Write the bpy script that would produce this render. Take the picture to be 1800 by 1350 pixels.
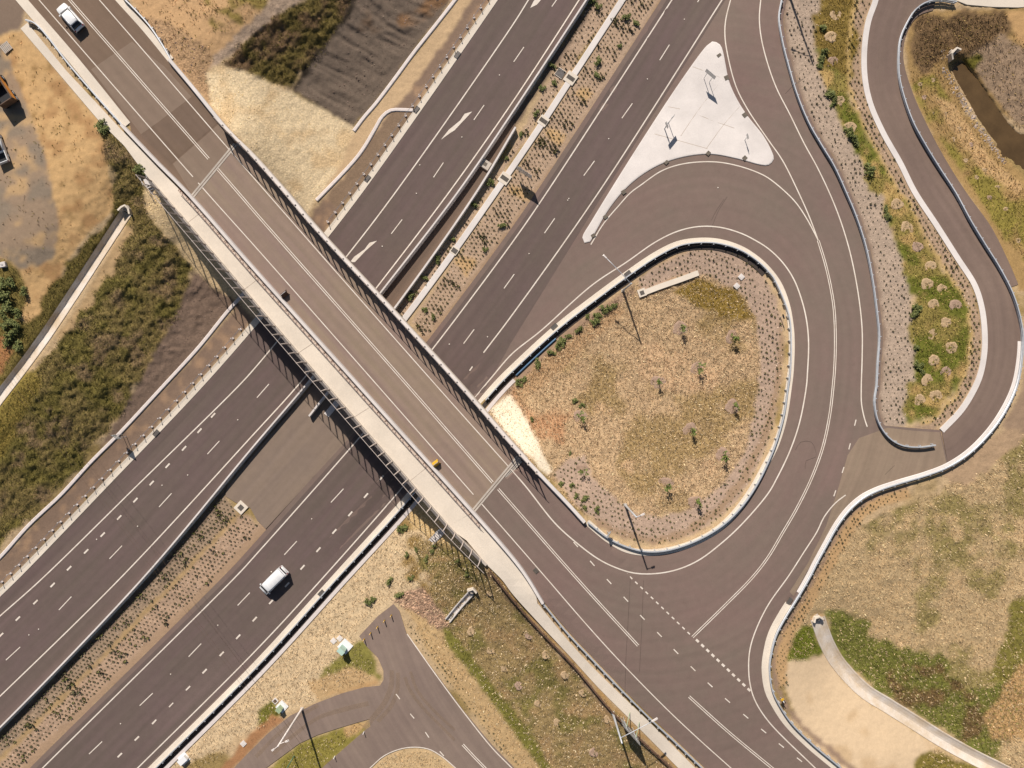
import bpy, math, random
import numpy as np
from mathutils import Vector
from mathutils.geometry import delaunay_2d_cdt

for o in list(bpy.data.objects): bpy.data.objects.remove(o)
SC = bpy.context.scene
COL = SC.collection
R = math.radians
rng = np.random.default_rng(11)
rnd = random.Random(5)

# ------------------------------------------------------------------ camera, sky, sun, exposure
HC, F = 120.0, 1260.0            # drone height (m), focal length in photo pixels (1800 wide)
cam = bpy.data.cameras.new('camera'); camo = bpy.data.objects.new('camera', cam); COL.objects.link(camo)
cam.sensor_width = 36; cam.lens = 36*F/1800; cam.clip_end = 5000; cam.clip_start = 0.5
camo.location = (0, 0, HC); camo.rotation_euler = (0, 0, 0)
SC.camera = camo
SUNEL = math.atan(1/1.18); SDX, SDY = .31, -.951     # direction shadows fall (world x, y)
world = bpy.data.worlds.new('World'); SC.world = world; world.use_nodes = True
nt = world.node_tree; nt.nodes.clear()
sky = nt.nodes.new('ShaderNodeTexSky'); sky.sky_type = 'NISHITA'; sky.sun_disc = False
sky.sun_elevation = SUNEL; sky.sun_rotation = math.atan2(-SDX, -SDY)
bg = nt.nodes.new('ShaderNodeBackground'); bg.inputs[1].default_value = 0.05
wo = nt.nodes.new('ShaderNodeOutputWorld')
nt.links.new(sky.outputs[0], bg.inputs[0]); nt.links.new(bg.outputs[0], wo.inputs[0])
sl = bpy.data.lights.new('sun', 'SUN'); sl.energy = 5.0; sl.angle = R(0.55); sl.color = (1.0, .925, .85)
so = bpy.data.objects.new('sun', sl); COL.objects.link(so)
so.rotation_euler = Vector((SDX*math.cos(SUNEL), SDY*math.cos(SUNEL), -math.sin(SUNEL))).to_track_quat('-Z', 'Y').to_euler()
so.location = (-30, 90, 100)
SC.view_settings.view_transform = 'Standard'; SC.view_settings.look = 'None'
SC.view_settings.exposure = 0.12; SC.view_settings.gamma = 1
SC.render.resolution_x = 1024; SC.render.resolution_y = 768

# ------------------------------------------------------------------ helpers
GAIN = np.array([1.27, 1.27, 1.29])
def lin(c):
    c = np.asarray(c, float)/255
    return np.where(c <= .04045, c/12.92, ((c+.055)/1.055)**2.4)
def C(r, g, b):
    return tuple(np.clip(lin((r, g, b))/GAIN, 0, .86))

def fbm(x, y, seed=0, oct=4):
    """value noise fbm, numpy, ~[0,1]"""
    x = np.asarray(x, float); y = np.asarray(y, float); t = np.zeros_like(x); a = .5; s = 0
    for k in range(oct):
        xi = np.floor(x); yi = np.floor(y); fx = x-xi; fy = y-yi
        fx = fx*fx*(3-2*fx); fy = fy*fy*(3-2*fy)
        def h(i, j):
            v = np.sin(i*127.1+j*311.7+seed*74.7+k*17.3)*43758.5453
            return v-np.floor(v)
        v = (h(xi, yi)*(1-fx)+h(xi+1, yi)*fx)*(1-fy)+(h(xi, yi+1)*(1-fx)+h(xi+1, yi+1)*fx)*fy
        t += a*v; s += a; a *= .5; x = x*2.03+5.2; y = y*2.03+1.3
    return t/s
def inpoly(px, py, poly):
    P = np.asarray(poly, float); n = len(P); px = np.asarray(px, float); py = np.asarray(py, float)
    r = np.zeros(px.shape, bool)
    bx = (px >= P[:,0].min()) & (px <= P[:,0].max()) & (py >= P[:,1].min()) & (py <= P[:,1].max())
    X = px[bx]; Y = py[bx]; q = np.zeros(X.shape, bool); j = n-1
    for i in range(n):
        xi, yi = P[i]; xj, yj = P[j]
        if yi != yj:
            q ^= ((yi > Y) != (yj > Y)) & (X < (xj-xi)*(Y-yi)/(yj-yi)+xi)
        j = i
    r[bx] = q
    return r
def segdist(px, py, path):
    """distance, signed side and arclength to a polyline (px units)"""
    P = np.asarray(path, float); px = np.asarray(px, float); py = np.asarray(py, float)
    best = np.full(px.shape, 1e9); sg = np.zeros(px.shape); S = np.zeros(px.shape); acc = 0
    for a, b in zip(P[:-1], P[1:]):
        d = b-a; L2 = d@d; L = math.sqrt(L2)
        if L < 1e-6: continue
        t = np.clip(((px-a[0])*d[0]+(py-a[1])*d[1])/L2, 0, 1)
        ex = px-(a[0]+t*d[0]); ey = py-(a[1]+t*d[1]); dd = np.hypot(ex, ey)
        m = dd < best
        best = np.where(m, dd, best); sg = np.where(m, np.sign(d[0]*ey-d[1]*ex), sg); S = np.where(m, acc+t*L, S)
        acc += L
    return best, sg, S
def nearmask(px, py, path, r0, r1):
    """0 within r0 px of the path, 1 beyond r1; only evaluated near the path"""
    P = np.asarray(path, float)[::2]; o = np.ones(px.shape)
    b = (px > P[:,0].min()-r1) & (px < P[:,0].max()+r1) & (py > P[:,1].min()-r1) & (py < P[:,1].max()+r1)
    if b.any(): o[b] = np.clip((segdist(px[b], py[b], P)[0]-r0)/(r1-r0), 0, 1)
    return o
def smooth(pts, step=8, closed=False):
    """Catmull-Rom through the points, resampled about every `step` px"""
    P = [np.array(p, float) for p in pts]; n = len(P); out = []
    if n == 2:
        k = max(1, int(np.hypot(*(P[1]-P[0]))/step)); return [tuple(P[0]+(P[1]-P[0])*i/k) for i in range(k+1)]
    rngn = n if closed else n-1
    for i in range(rngn):
        p1, p2 = P[i % n], P[(i+1) % n]
        p0 = P[(i-1) % n] if (closed or i > 0) else 2*p1-p2
        p3 = P[(i+2) % n] if (closed or i+2 < n) else 2*p2-p1
        k = max(1, int(round(np.hypot(*(p2-p1))/step)))
        d1, d0, d2 = [max(1e-3, np.hypot(*(b-a))**.5) for a, b in ((p1, p2), (p0, p1), (p2, p3))]
        m1 = (p2-p1)+d1*((p1-p0)/d0-(p2-p0)/(d0+d1)); m2 = (p2-p1)+d1*((p3-p2)/d2-(p3-p1)/(d1+d2))
        for q in range(k):
            t = q/k; t2 = t*t; t3 = t2*t
            out.append(tuple((2*t3-3*t2+1)*p1+(t3-2*t2+t)*m1+(-2*t3+3*t2)*p2+(t3-t2)*m2))
    if not closed: out.append(tuple(P[-1]))
    return out
def off(pts, d):
    """offset a px polyline sideways: +d = to the right of travel on the screen"""
    P = np.array(pts, float); T = np.gradient(P, axis=0); T /= np.linalg.norm(T, axis=1)[:, None]+1e-9
    return [tuple(p) for p in P+d*np.stack([-T[:,1], T[:,0]], 1)]

# ------------------------------------------------------------------ line work traced from the photograph (photo pixels)
E1 = smooth([(-60,1107),(0,1050),(40,1011),(195,850),(357,680),(450,574),(520,488),(581,413),(637,340),(747,186),(876,0),(925,-72)])
L1 = smooth([(-60,1137),(0,1083),(70,1021),(245,850),(419,679),(450,645),(530,548),(610,450),(694,340),(900,46),(929,0),(975,-75)])
L3 = smooth([(-60,1281),(0,1224),(214,1014),(450,759),(520,682),(590,597),(661,507),(788,340),(900,181),(1018,0),(1065,-75)])
B1 = smooth([(-60,1338),(0,1281),(258,1012),(450,783),(538,680),(605,598),(669,518),(806,340),(901,201),(1033,0),(1081,-75)])
W2 = smooth([(906,227),(838,340),(694,544),(578,690),(546,731)])
DS = smooth([(1142,-75),(1094,0),(1003,140),(955,214),(886,316),(799,441),(709,563),(640,650),(574,730)])     # median drain strip
R1 = smooth([(-10,1435),(75,1350),(418,1010),(450,975),(639,761),(700,688),(760,614),(900,427),(960,340),(1181,0),(1230,-76)])
R0 = off(R1, -16)
R3 = smooth([(180,1411),(242,1350),(450,1143),(570,1013),(721,841),(780,770),(835,699),(867,660),(900,622),(950,582),(1041,501),(1101,461),(1152,425.6),(1190,407),(1227,398.5),(1265,399.7),(1303,410.5),(1328,423),(1350,437),(1375,461),(1395,491),(1410,531),(1418,567),(1421,604),(1419,655),(1417,680),(1405,743),(1388,793),(1365,841),(1350,867),(1303,922),(1265,957),(1227,985),(1190,1001),(1152,1008),(1114,1007),(1081,997),(1051,982),(1011,952),(975,919),(925,856),(900,827),(769,680),(470,340),(175,0),(120,-62)])
R2 = smooth([(850,620),(900,554),(1051,340),(1269,0),(1317,-75)])
K3 = smooth([(190,1421),(260,1350),(450,1160),(584,1012),(710,873),(790,773),(835,711),(868,672),(900,640),(976,570.5),(1041,520),(1101,476),(1152,442),(1190,424),(1227,418),(1265,420),(1303,432),(1328,447),(1350,466),(1373,496),(1388,534),(1395,572),(1397,604),(1395,655),(1392,680),(1383,738),(1368,786),(1350,821),(1328,861),(1303,897),(1278,924),(1253,943),(1215,962),(1177,973),(1139,977),(1101,972),(1064,952),(1028,922)])
BC = smooth([(68,-64),(123,0),(420,340),(450,375),(719,680),(900,887),(1016,1019),(1121.6,1134.7)])
BS = smooth([(14,-64),(69,0),(365,340),(450,435),(665,679),(900,946.5),(963,1019),(1026,1092),(1076,1147.5),(1127,1201),(1177,1251),(1227,1298),(1285,1350),(1340,1400)])
BR2 = smooth([(1211,1224),(1280,1286),(1350,1344),(1400,1385)])
SWB = smooth([(217,222),(276,284),(335,344),(450,475),(634,680),(900,978),(926,1013),(954,1059)])
NEB = smooth([(303,106),(340,150),(403,227),(450,275),(508,340),(556,397),(697,549),(818,682),(900,776),(933,812),(963,844),(1001,884),(1029,915)])
M1 = smooth([(1300,-50),(1284,0),(1275,38),(1274,63),(1278,93),(1293,151),(1313,191),(1350,246),(1375,282),(1404,340),(1423,383),(1438,423)])
M2 = smooth([(1438,423),(1451,466),(1461,511),(1466,546),(1468,592),(1467,642),(1464,680),(1458,730),(1446,786),(1426,841),(1400,894),(1375,937),(1350,979),(1322,1015),(1275,1063),(1217,1119.6)])
M3 = smooth([(1038.5,430),(1061,393),(1089,360),(1107,340),(1127,325),(1164,300),(1202,288),(1253,284.6),(1290,290),(1328,302),(1350,313),(1383,340),(1400,358),(1418,385),(1433,413),(1438,423)])
M4 = smooth([(1345,-60),(1337,0),(1334.5,33),(1338,68),(1350,115),(1365,156),(1388,201),(1413,252),(1435,292),(1458,340),(1476,385),(1491,433),(1501,476),(1510,529),(1515,579),(1515,630),(1513.5,680),(1514,710),(1519,735),(1524,750)])
M5 = smooth([(1486,870),(1468,884),(1448,909),(1436,934),(1413,970),(1386,1012),(1350,1063),(1328,1108),(1318,1141),(1315.6,1171),(1318,1201),(1326,1229),(1350,1267),(1433,1350),(1480,1396)])
GR1 = smooth([(1382,-60),(1373,0),(1367.6,33),(1373,73),(1385,121),(1400,171),(1420,219),(1443,259),(1463,292),(1485,340),(1501,378),(1519,433),(1531,491),(1539,549),(1543,592),(1540,642),(1538,680),(1534.6,705),(1539,735),(1549,755.6),(1564,772),(1584,782),(1614,784.5),(1640,781)])
GR5 = smooth([(1677,8),(1652,4),(1627,7.5),(1607,20),(1592,43),(1580.5,70),(1577,101),(1578,138),(1587,176),(1602,217),(1622,254),(1647,295),(1676,340),(1702,388),(1728,431),(1753,471),(1775,514),(1788,554),(1794,592),(1791,642),(1783,680),(1766,718),(1740,757),(1703,795),(1665,820),(1627,835),(1577,850),(1539,863),(1514,876),(1491,896),(1471,922),(1451,957),(1433,990),(1422,1012),(1400,1050),(1378,1085),(1362,1116),(1354,1147),(1351,1174),(1356,1211),(1368,1236),(1388,1266),(1426,1304),(1463,1335),(1481,1350),(1530,1392)])
GR4 = smooth([(954,1060),(996,1111),(1041,1159),(1089,1209),(1139,1259),(1190,1307),(1235,1350),(1290,1402)])
PK = smooth([(1548,-50),(1539,0),(1526,38),(1519,88),(1520,138),(1529,181),(1551,232),(1582,287),(1607,337),(1645,395),(1682,453),(1713,502),(1725,540),(1730,579),(1730,617),(1723,657),(1713,682),(1690,720),(1655,757)])   # shared-path kerb
FPL = smooth([(36,50),(126,156),(171,209),(219,257),(252,302)])
SWF = smooth([(252,300),(320,380),(400,474),(504,596),(632,744),(700,822),(790,925),(856,992)])            # outer edge of the bridge footpath
FENCE = smooth([(862,1003),(900,1051),(945,1102),(1006,1166),(1076,1249),(1152,1322),(1190,1356)])
DR1 = smooth([(222,374),(180,438),(130,515),(80,590),(40,645),(0,697),(-40,750)])
DR2 = smooth([(1437,1086),(1446,1112),(1453,1130),(1470,1161),(1498,1194),(1523,1217),(1560,1240),(1603,1267),(1654,1299),(1706,1328),(1760,1355),(1820,1385)])

# ------------------------------------------------------------------ terrain heights (m above the motorway), given at photo pixels
CP = []
def cp(z, *pts):
    for p in pts: CP.append((p[0], p[1], z))
cp(0, *[E1[i] for i in range(0, len(E1), 12)]); cp(0, *[B1[i] for i in range(0, len(B1), 12)])
cp(0, *[R1[i] for i in range(0, len(R1), 12)])
cp(0, (260,1350),(450,1160),(584,1012),(700,884),(770,800),(835,711),(900,640),(1269,0),(1150,190),(1317,-75))
cp(.25,(976,570),(1050,440)); cp(.6,(1041,520),(1100,380)); cp(1.0,(1101,476),(1180,290)); cp(1.5,(1190,424),(1230,330),(1300,180))
cp(2.2,(1265,400),(1265,432),(1350,310),(1380,160)); cp(2.9,(1350,450),(1438,423),(1440,290)); cp(3.6,(1395,540),(1470,480),(1530,480))
cp(4.5,(1400,620),(1468,620),(1545,620)); cp(5.3,(1385,735),(1450,760),(1535,740)); cp(6.1,(1340,840),(1420,860),(1500,860))
cp(7.0,(1260,940),(1340,990),(1400,1020)); cp(7.6,(1140,985),(1230,1060),(1340,1130),(1300,1100)); cp(7.9,(1050,945),(1040,1000),(1120,1130),(1200,1160),(1330,1230))
cp(1.3,(1373,0),(1284,0),(1440,20)); cp(1.7,(1280,100),(1390,130),(1480,100))
cp(8,(303,106),(217,222),(345,265),(300,320),(262,290),(380,240),(410,236),(200,110),(123,0),(46,0),(204,0),(120,120),(36,40),(260,180))
cp(8,(929,815),(848,915),(900,860),(870,975),(940,1050),(1000,884),(950,950),(1000,1000),(835,985)); cp(7.7,(1050,1190),(1000,1130),(1150,1230)); cp(7.3,(1200,1330),(1300,1330),(1420,1330),(1090,1280))
cp(8,(806,936),(832,964),(862,1000),(895,1030),(290,350),(240,284),(200,238)); cp(6.6,(398,328),(418,310),(362,368)); cp(3.6,(440,380),(400,430)); cp(.3,(515,470),(450,540)); cp(6.6,(820,872),(866,824),(885,800)); cp(3.4,(790,830),(832,790)); cp(.3,(775,775),(725,880))
cp(7.6,(100,160),(40,120),(150,300),(20,300)); cp(7.0,(90,420),(180,340),(0,450)); cp(5.6,(60,520),(120,460),(225,330)); cp(4.8,(222,374),(130,515),(0,697)); cp(5.0,(250,430),(160,540),(40,690))
cp(6.8,(275,335)); cp(3.5,(320,430),(240,560),(100,750)); cp(1.2,(390,500),(330,560),(250,680),(150,800),(30,930)); cp(.25,(423,530),(300,680),(180,800),(50,930))
cp(7.7,(350,120),(420,30),(290,30)); cp(7.0,(378,170),(460,20)); cp(6.2,(400,120),(520,-30)); cp(3.6,(470,200),(500,130),(580,50),(640,-40)); cp(1.0,(560,300),(590,215),(660,110),(740,20)); cp(.3,(600,300),(640,240),(720,100),(800,0))
cp(5.8,(960,838),(985,850)); cp(.6,(885,700),(905,690)); cp(3.2,(925,760)); cp(1.6,(1000,650),(1100,560),(1200,500)); cp(2.4,(1150,680),(1250,600)); cp(4.2,(1330,700),(1250,780),(1080,780)); cp(6.0,(1200,900),(1080,880)); cp(2.8,(1020,740))
cp(.5,(735,905),(600,1060),(450,1215)); cp(4.0,(785,950)); cp(7.0,(840,1000)); cp(1.0,(605,1138),(500,1240),(680,1080),(350,1330)); cp(1.6,(720,1160),(640,1230),(780,1280),(560,1340)); cp(2.6,(800,1180),(860,1280),(950,1390)); cp(5.5,(900,1090),(1000,1220),(1100,1340)); cp(4.2,(840,1060),(930,1200))
cp(1.8,(1520,80),(1560,60),(1500,150)); cp(2.4,(1560,270),(1520,250),(1610,230)); cp(3.4,(1660,430),(1590,420),(1700,380)); cp(4.4,(1740,540),(1650,560),(1780,520)); cp(5.0,(1750,660),(1640,680)); cp(5.5,(1690,770),(1600,800))
cp(1.4,(1620,60),(1640,180)); cp(.6,(1680,230),(1750,320)); cp(-.6,(1690,140),(1740,210),(1790,270),(1850,300)); cp(.8,(1740,120),(1800,180)); cp(1.8,(1700,20),(1800,60)); cp(2.4,(1780,420),(1850,500))
cp(5.4,(1780,760),(1680,860)); cp(5.8,(1560,900),(1480,960)); cp(4.6,(1700,1000),(1560,1050),(1780,900)); cp(3.9,(1650,1150),(1500,1130),(1780,1150)); cp(3.4,(1470,1161),(1603,1267),(1706,1328)); cp(6.6,(1400,1120),(1410,1180)); cp(6.2,(1480,1280),(1560,1330)); cp(4.5,(1800,1290))
cp(7.4,(1440,1380),(1300,1400)); cp(7.6,(0,-100),(250,-110)); cp(0,(1000,-110),(-110,1200),(60,1450)); cp(1.3,(1350,-110)); cp(2,(1900,-60)); cp(5,(1900,1000),(1900,1400)); cp(6,(-110,300))
CPA = np.array(CP, float)
def _k(r2): return np.sqrt(r2+45.0**2)
A = _k((CPA[:,0][:,None]-CPA[:,0])**2+(CPA[:,1][:,None]-CPA[:,1])**2)
n = len(CPA); Afull = np.zeros((n+1, n+1)); Afull[:n,:n] = A+np.eye(n)*-14.0; Afull[:n,n] = Afull[n,:n] = 1
coef = np.linalg.solve(Afull, np.append(CPA[:,2], 0))
GX0, GY0, GS = -160, -160, 4
gx = np.arange(GX0, 1980, GS); gy = np.arange(GY0, 1520, GS)
gX, gY = np.meshgrid(gx, gy)
HG = np.full(gX.shape, coef[n])
for i in range(n):
    HG += coef[i]*_k((gX-CPA[i,0])**2+(gY-CPA[i,1])**2)
HG = np.clip(HG, -.9, 8.0)
# the motorway formation is level
d1, s1, _ = segdist(gX, gY, L3[::5]); d2, s2, _ = segdist(gX, gY, R1[::5])
ms = np.maximum(np.clip((112-d1)/22, 0, 1), np.where(s2 > 0, np.clip((105-d2)/25, 0, 1)*np.clip((1000-gX)/200, 0, 1), np.clip((100-d2)/22, 0, 1)))
HG = HG*(1-ms)+np.clip(HG, 0, .35)*ms*.3
def chan(path, half, depth, sharp=1):
    global HG
    HG = HG-depth*np.clip((1-nearmask(gX, gY, path, 0, half))*sharp, 0, 1)
chan(DR1, 13, .75); chan(DR2, 15, .7)
PONDC = smooth([(1684,116),(1700,140),(1725,180),(1755,225),(1790,262),(1850,290),(1920,300)])
chan(PONDC, 20, 1.25, 1.4)
HG = HG+.45*np.exp(-((gX-455)**2+(gY-195)**2)/(2*48.0**2))*np.clip(((gX-375)*.747-(gY-302)*.665-62)/30, 0, 1)
CHC = smooth([(880,246),(826,326),(740,446),(680,530),(610,614),(560,676)])
def H(px, py):
    px = np.clip(np.asarray(px, float), GX0+1, gx[-1]-5); py = np.clip(np.asarray(py, float), GY0+1, gy[-1]-5)
    u = (px-GX0)/GS; v = (py-GY0)/GS; i = np.floor(u).astype(int); j = np.floor(v).astype(int); fu = u-i; fv = v-j
    return (HG[j,i]*(1-fu)+HG[j,i+1]*fu)*(1-fv)+(HG[j+1,i]*(1-fu)+HG[j+1,i+1]*fu)*fv
DZ = 8.0
BA = np.array([375., 302.]); BB = np.array([870., 858.]); BD = (BB-BA)/np.linalg.norm(BB-BA); BL = np.linalg.norm(BB-BA)
def ZR(px, py):
    """height of the bridge road: deck level between the joints, the ground elsewhere"""
    px = np.asarray(px, float); py = np.asarray(py, float)
    t = ((px-BA[0])*BD[0]+(py-BA[1])*BD[1]); h = H(px, py)
    w = np.clip(np.minimum(t+320, BL+320-t)/250, 0, 1)
    return h*(1-w)+DZ*w
def ZE(px, py):
    """like ZR, but only on the approach beyond the lower joint: under the deck it is the motorway"""
    px = np.asarray(px, float); py = np.asarray(py, float)
    t = ((px-BA[0])*BD[0]+(py-BA[1])*BD[1]); la = np.abs((px-BA[0])*BD[1]-(py-BA[1])*BD[0])
    return np.where((t > BL-8) & (la < 85), ZR(px, py), H(px, py))
def W(px, py, z):
    k = (HC-z)/F
    return (float((px-900)*k), float((675-py)*k), float(z))
def Wn(px, py, z):
    px = np.asarray(px, float); py = np.asarray(py, float); k = (HC-z)/F
    return np.stack([(px-900)*k, (675-py)*k, z+0*px], -1)
def G(px, py, dz=0): return W(px, py, float(H(px, py))+dz)

# ------------------------------------------------------------------ object helpers
ORG = {}
def tag(o, label=None, cat=None, group=None, kind=None):
    if label: o['label'] = label
    if cat: o['category'] = cat
    if group: o['group'] = group
    if kind: o['kind'] = kind
    return o
def thing(name, label, cat, loc, rz=0, group=None):
    o = bpy.data.objects.new(name, None); COL.objects.link(o); o.location = loc; o.rotation_euler = (0, 0, rz)
    o.empty_display_size = .3
    ORG[o] = Vector(loc); return tag(o, label, cat, group)
def meshdata(name, v, f, mat, smooth_=False):
    me = bpy.data.meshes.new(name)
    me.from_pydata([tuple(map(float, p)) for p in v], [], f); me.materials.append(mat)
    if smooth_: me.polygons.foreach_set('use_smooth', [True]*len(me.polygons))
    me.update(); return me
def link(name, me, parent=None, loc=(0,0,0), rot=(0,0,0), scale=None):
    o = bpy.data.objects.new(name, me); COL.objects.link(o)
    o.location = loc; o.rotation_euler = rot
    if scale: o.scale = scale if hasattr(scale, '__len__') else (scale,)*3
    if parent is not None: o.parent = parent; ORG[o] = ORG.get(parent, Vector())
    return o
def mk(name, v, f, mat, parent=None, smooth_=False, local=False):
    """mesh from world-space points; under a parent they are taken relative to the thing's base"""
    v = np.asarray(v, float)
    if parent is not None:
        if not local: v = v-np.array(ORG[parent])
        return link(name, meshdata(name, v, f, mat, smooth_), parent)
    org = np.array([v[:,0].mean(), v[:,1].mean(), v[:,2].min()])
    o = link(name, meshdata(name, v-org, f, mat, smooth_), None, org); ORG[o] = Vector(org); return o
class MB:
    """collects simple solids into one mesh"""
    def __init__(s): s.v = []; s.f = []
    def add(s, v, f):
        b = len(s.v); s.v += [tuple(p) for p in v]; s.f += [tuple(i+b for i in q) for q in f]; return s
    def box(s, x0, x1, y0, y1, z0, z1, bev=0):
        if bev:
            b = bev
            pts = lambda z, q: [(x0+q,y0+b+q-0,z),(x0+b+q,y0+q,z),(x1-b-q,y0+q,z),(x1-q,y0+b+q,z),(x1-q,y1-b-q,z),(x1-b-q,y1-q,z),(x0+b+q,y1-q,z),(x0+q,y1-b-q,z)]
            v = pts(z0, 0)+pts(z1-b, 0)+pts(z1, b*.7); n = 8
            f = [tuple(range(n-1, -1, -1)), tuple(range(2*n, 3*n))]
            for r in (0, n):
                f += [(r+i, r+(i+1) % n, r+n+(i+1) % n, r+n+i) for i in range(n)]
            return s.add(v, f)
        v = [(x0,y0,z0),(x1,y0,z0),(x1,y1,z0),(x0,y1,z0),(x0,y0,z1),(x1,y0,z1),(x1,y1,z1),(x0,y1,z1)]
        return s.add(v, [(3,2,1,0),(4,5,6,7),(0,1,5,4),(1,2,6,5),(2,3,7,6),(3,0,4,7)])
    def tube(s, pts, r, n=6, cap=True):
        P = [Vector(p) for p in pts]; rr = r if hasattr(r, '__len__') else [r]*len(P); v = []; f = []
        for i, p in enumerate(P):
            t = (P[min(i+1, len(P)-1)]-P[max(i-1, 0)]).normalized()
            a = t.cross(Vector((0,0,1)) if abs(t.z) < .95 else Vector((1,0,0))).normalized(); b = t.cross(a)
            v += [tuple(p+(a*math.cos(2*math.pi*k/n)+b*math.sin(2*math.pi*k/n))*rr[i]) for k in range(n)]
        for i in range(len(P)-1):
            f += [(i*n+k, i*n+(k+1) % n, (i+1)*n+(k+1) % n, (i+1)*n+k) for k in range(n)]
        if cap: f += [tuple(range(n-1, -1, -1)), tuple(range((len(P)-1)*n, len(P)*n))]
        return s.add(v, f)
    def build(s, name, mat, parent=None, sm=False, local=True): return mk(name, s.v, s.f, mat, parent, sm, local)
    def data(s, name, mat, sm=False): return meshdata(name, s.v, s.f, mat, sm)
def wpath(path, zf=None, dz=0):
    P = np.array(path, float); z = (zf or H)(P[:,0], P[:,1])
    return Wn(P[:,0], P[:,1], z)+np.array([0,0,dz])
def sweepv(path, prof, zf=None, closedprof=False, caps=True):
    """sweep a profile [(offset right of travel in m, z in m)] along a px path"""
    Q = wpath(path, zf); T = np.gradient(Q[:,:2], axis=0); T /= np.linalg.norm(T, axis=1)[:,None]+1e-9
    N = np.stack([T[:,1], -T[:,0]], 1); m = len(prof); v = []; f = []
    for q, nn in zip(Q, N):
        for o_, z_ in prof: v.append((q[0]+nn[0]*o_, q[1]+nn[1]*o_, q[2]+z_))
    e = m if closedprof else m-1
    for i in range(len(Q)-1):
        for k in range(e):
            a = i*m+k; b = i*m+(k+1) % m; f.append((a, b, b+m, a+m))
    if closedprof and caps: f += [tuple(range(m)), tuple(range((len(Q)-1)*m, len(Q)*m))[::-1]]
    return v, f
def sweep(name, path, prof, mat, parent=None, zf=None, closedprof=False, sm=False):
    v, f = sweepv(path, prof, zf, closedprof)
    f = [tuple(reversed(q)) for q in f]
    return mk(name, v, f, mat, parent, sm)
def slab(name, path, w0, w1, mat, parent=None, top=.12, bot=-.15, zf=None):
    return sweep(name, path, [(w0,bot),(w0,top),(w1,top),(w1,bot)], mat, parent, zf)
def along(path, step, zf=None, start=0):
    """points every `step` metres: (world pos, heading)"""
    Q = wpath(path, zf); D = np.concatenate([[0], np.cumsum(np.linalg.norm(np.diff(Q[:,:2], axis=0), axis=1))]); out = []
    for s_ in np.arange(start, D[-1]+1e-6, step):
        p = [np.interp(s_, D, Q[:,k]) for k in range(3)]; q = [np.interp(min(s_+.3, D[-1]), D, Q[:,k]) for k in range(2)]; r_ = [np.interp(max(s_-.3, 0), D, Q[:,k]) for k in range(2)]
        out.append((Vector(p), math.atan2(q[1]-r_[1], q[0]-r_[0])))
    return out

# ------------------------------------------------------------------ materials (procedural)
def mat(name, rgb, rough=.85, var=.12, sc=.6, var2=.1, sc2=9, metal=0, bump=0, rgb2=None, island=0, alpha=1, spec=.3):
    m = bpy.data.materials.new(name); m.use_nodes = True; t = m.node_tree; N = t.nodes; Lk = t.links
    b = N['Principled BSDF']; b.inputs['Roughness'].default_value = rough; b.inputs['Metallic'].default_value = metal
    b.inputs['Specular IOR Level'].default_value = spec
    geo = N.new('ShaderNodeNewGeometry')
    def noise(s, d):
        q = N.new('ShaderNodeTexNoise'); q.inputs['Scale'].default_value = s; q.inputs['Detail'].default_value = d; q.inputs['Roughness'].default_value = .62
        Lk.new(geo.outputs['Position'], q.inputs['Vector']); return q
    n1 = noise(sc, 5); n2 = noise(sc2, 3)
    mix = N.new('ShaderNodeMix'); mix.data_type = 'RGBA'; c2 = rgb2 or tuple(c*(1-2*var) for c in rgb)
    c1 = rgb if rgb2 else tuple(min(.95, c*(1+var)) for c in rgb)
    mr = N.new('ShaderNodeMapRange'); mr.inputs[1].default_value = .3; mr.inputs[2].default_value = .7
    Lk.new(n1.outputs['Fac'], mr.inputs[0])
    mix.inputs[6].default_value = (*c1, 1); mix.inputs[7].default_value = (*c2, 1)
    if island: Lk.new(geo.outputs['Random Per Island'], mix.inputs[0])
    else: Lk.new(mr.outputs[0], mix.inputs[0])
    mr2 = N.new('ShaderNodeMapRange'); mr2.inputs[1].default_value = .25; mr2.inputs[2].default_value = .75; mr2.inputs[3].default_value = 1-var2; mr2.inputs[4].default_value = 1+var2
    Lk.new(n2.outputs['Fac'], mr2.inputs[0])
    mul = N.new('ShaderNodeMix'); mul.data_type = 'RGBA'; mul.blend_type = 'MULTIPLY'; mul.inputs[0].default_value = 1
    Lk.new(mix.outputs[2], mul.inputs[6]); Lk.new(mr2.outputs[0], mul.inputs[7]); Lk.new(mul.outputs[2], b.inputs['Base Color'])
    if bump:
        bp = N.new('ShaderNodeBump'); bp.inputs['Strength'].default_value = bump; bp.inputs['Distance'].default_value = .05
        Lk.new(n2.outputs['Fac'], bp.inputs['Height']); Lk.new(bp.outputs[0], b.inputs['Normal'])
    if alpha < 1: b.inputs['Alpha'].default_value = alpha
    return m
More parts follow.
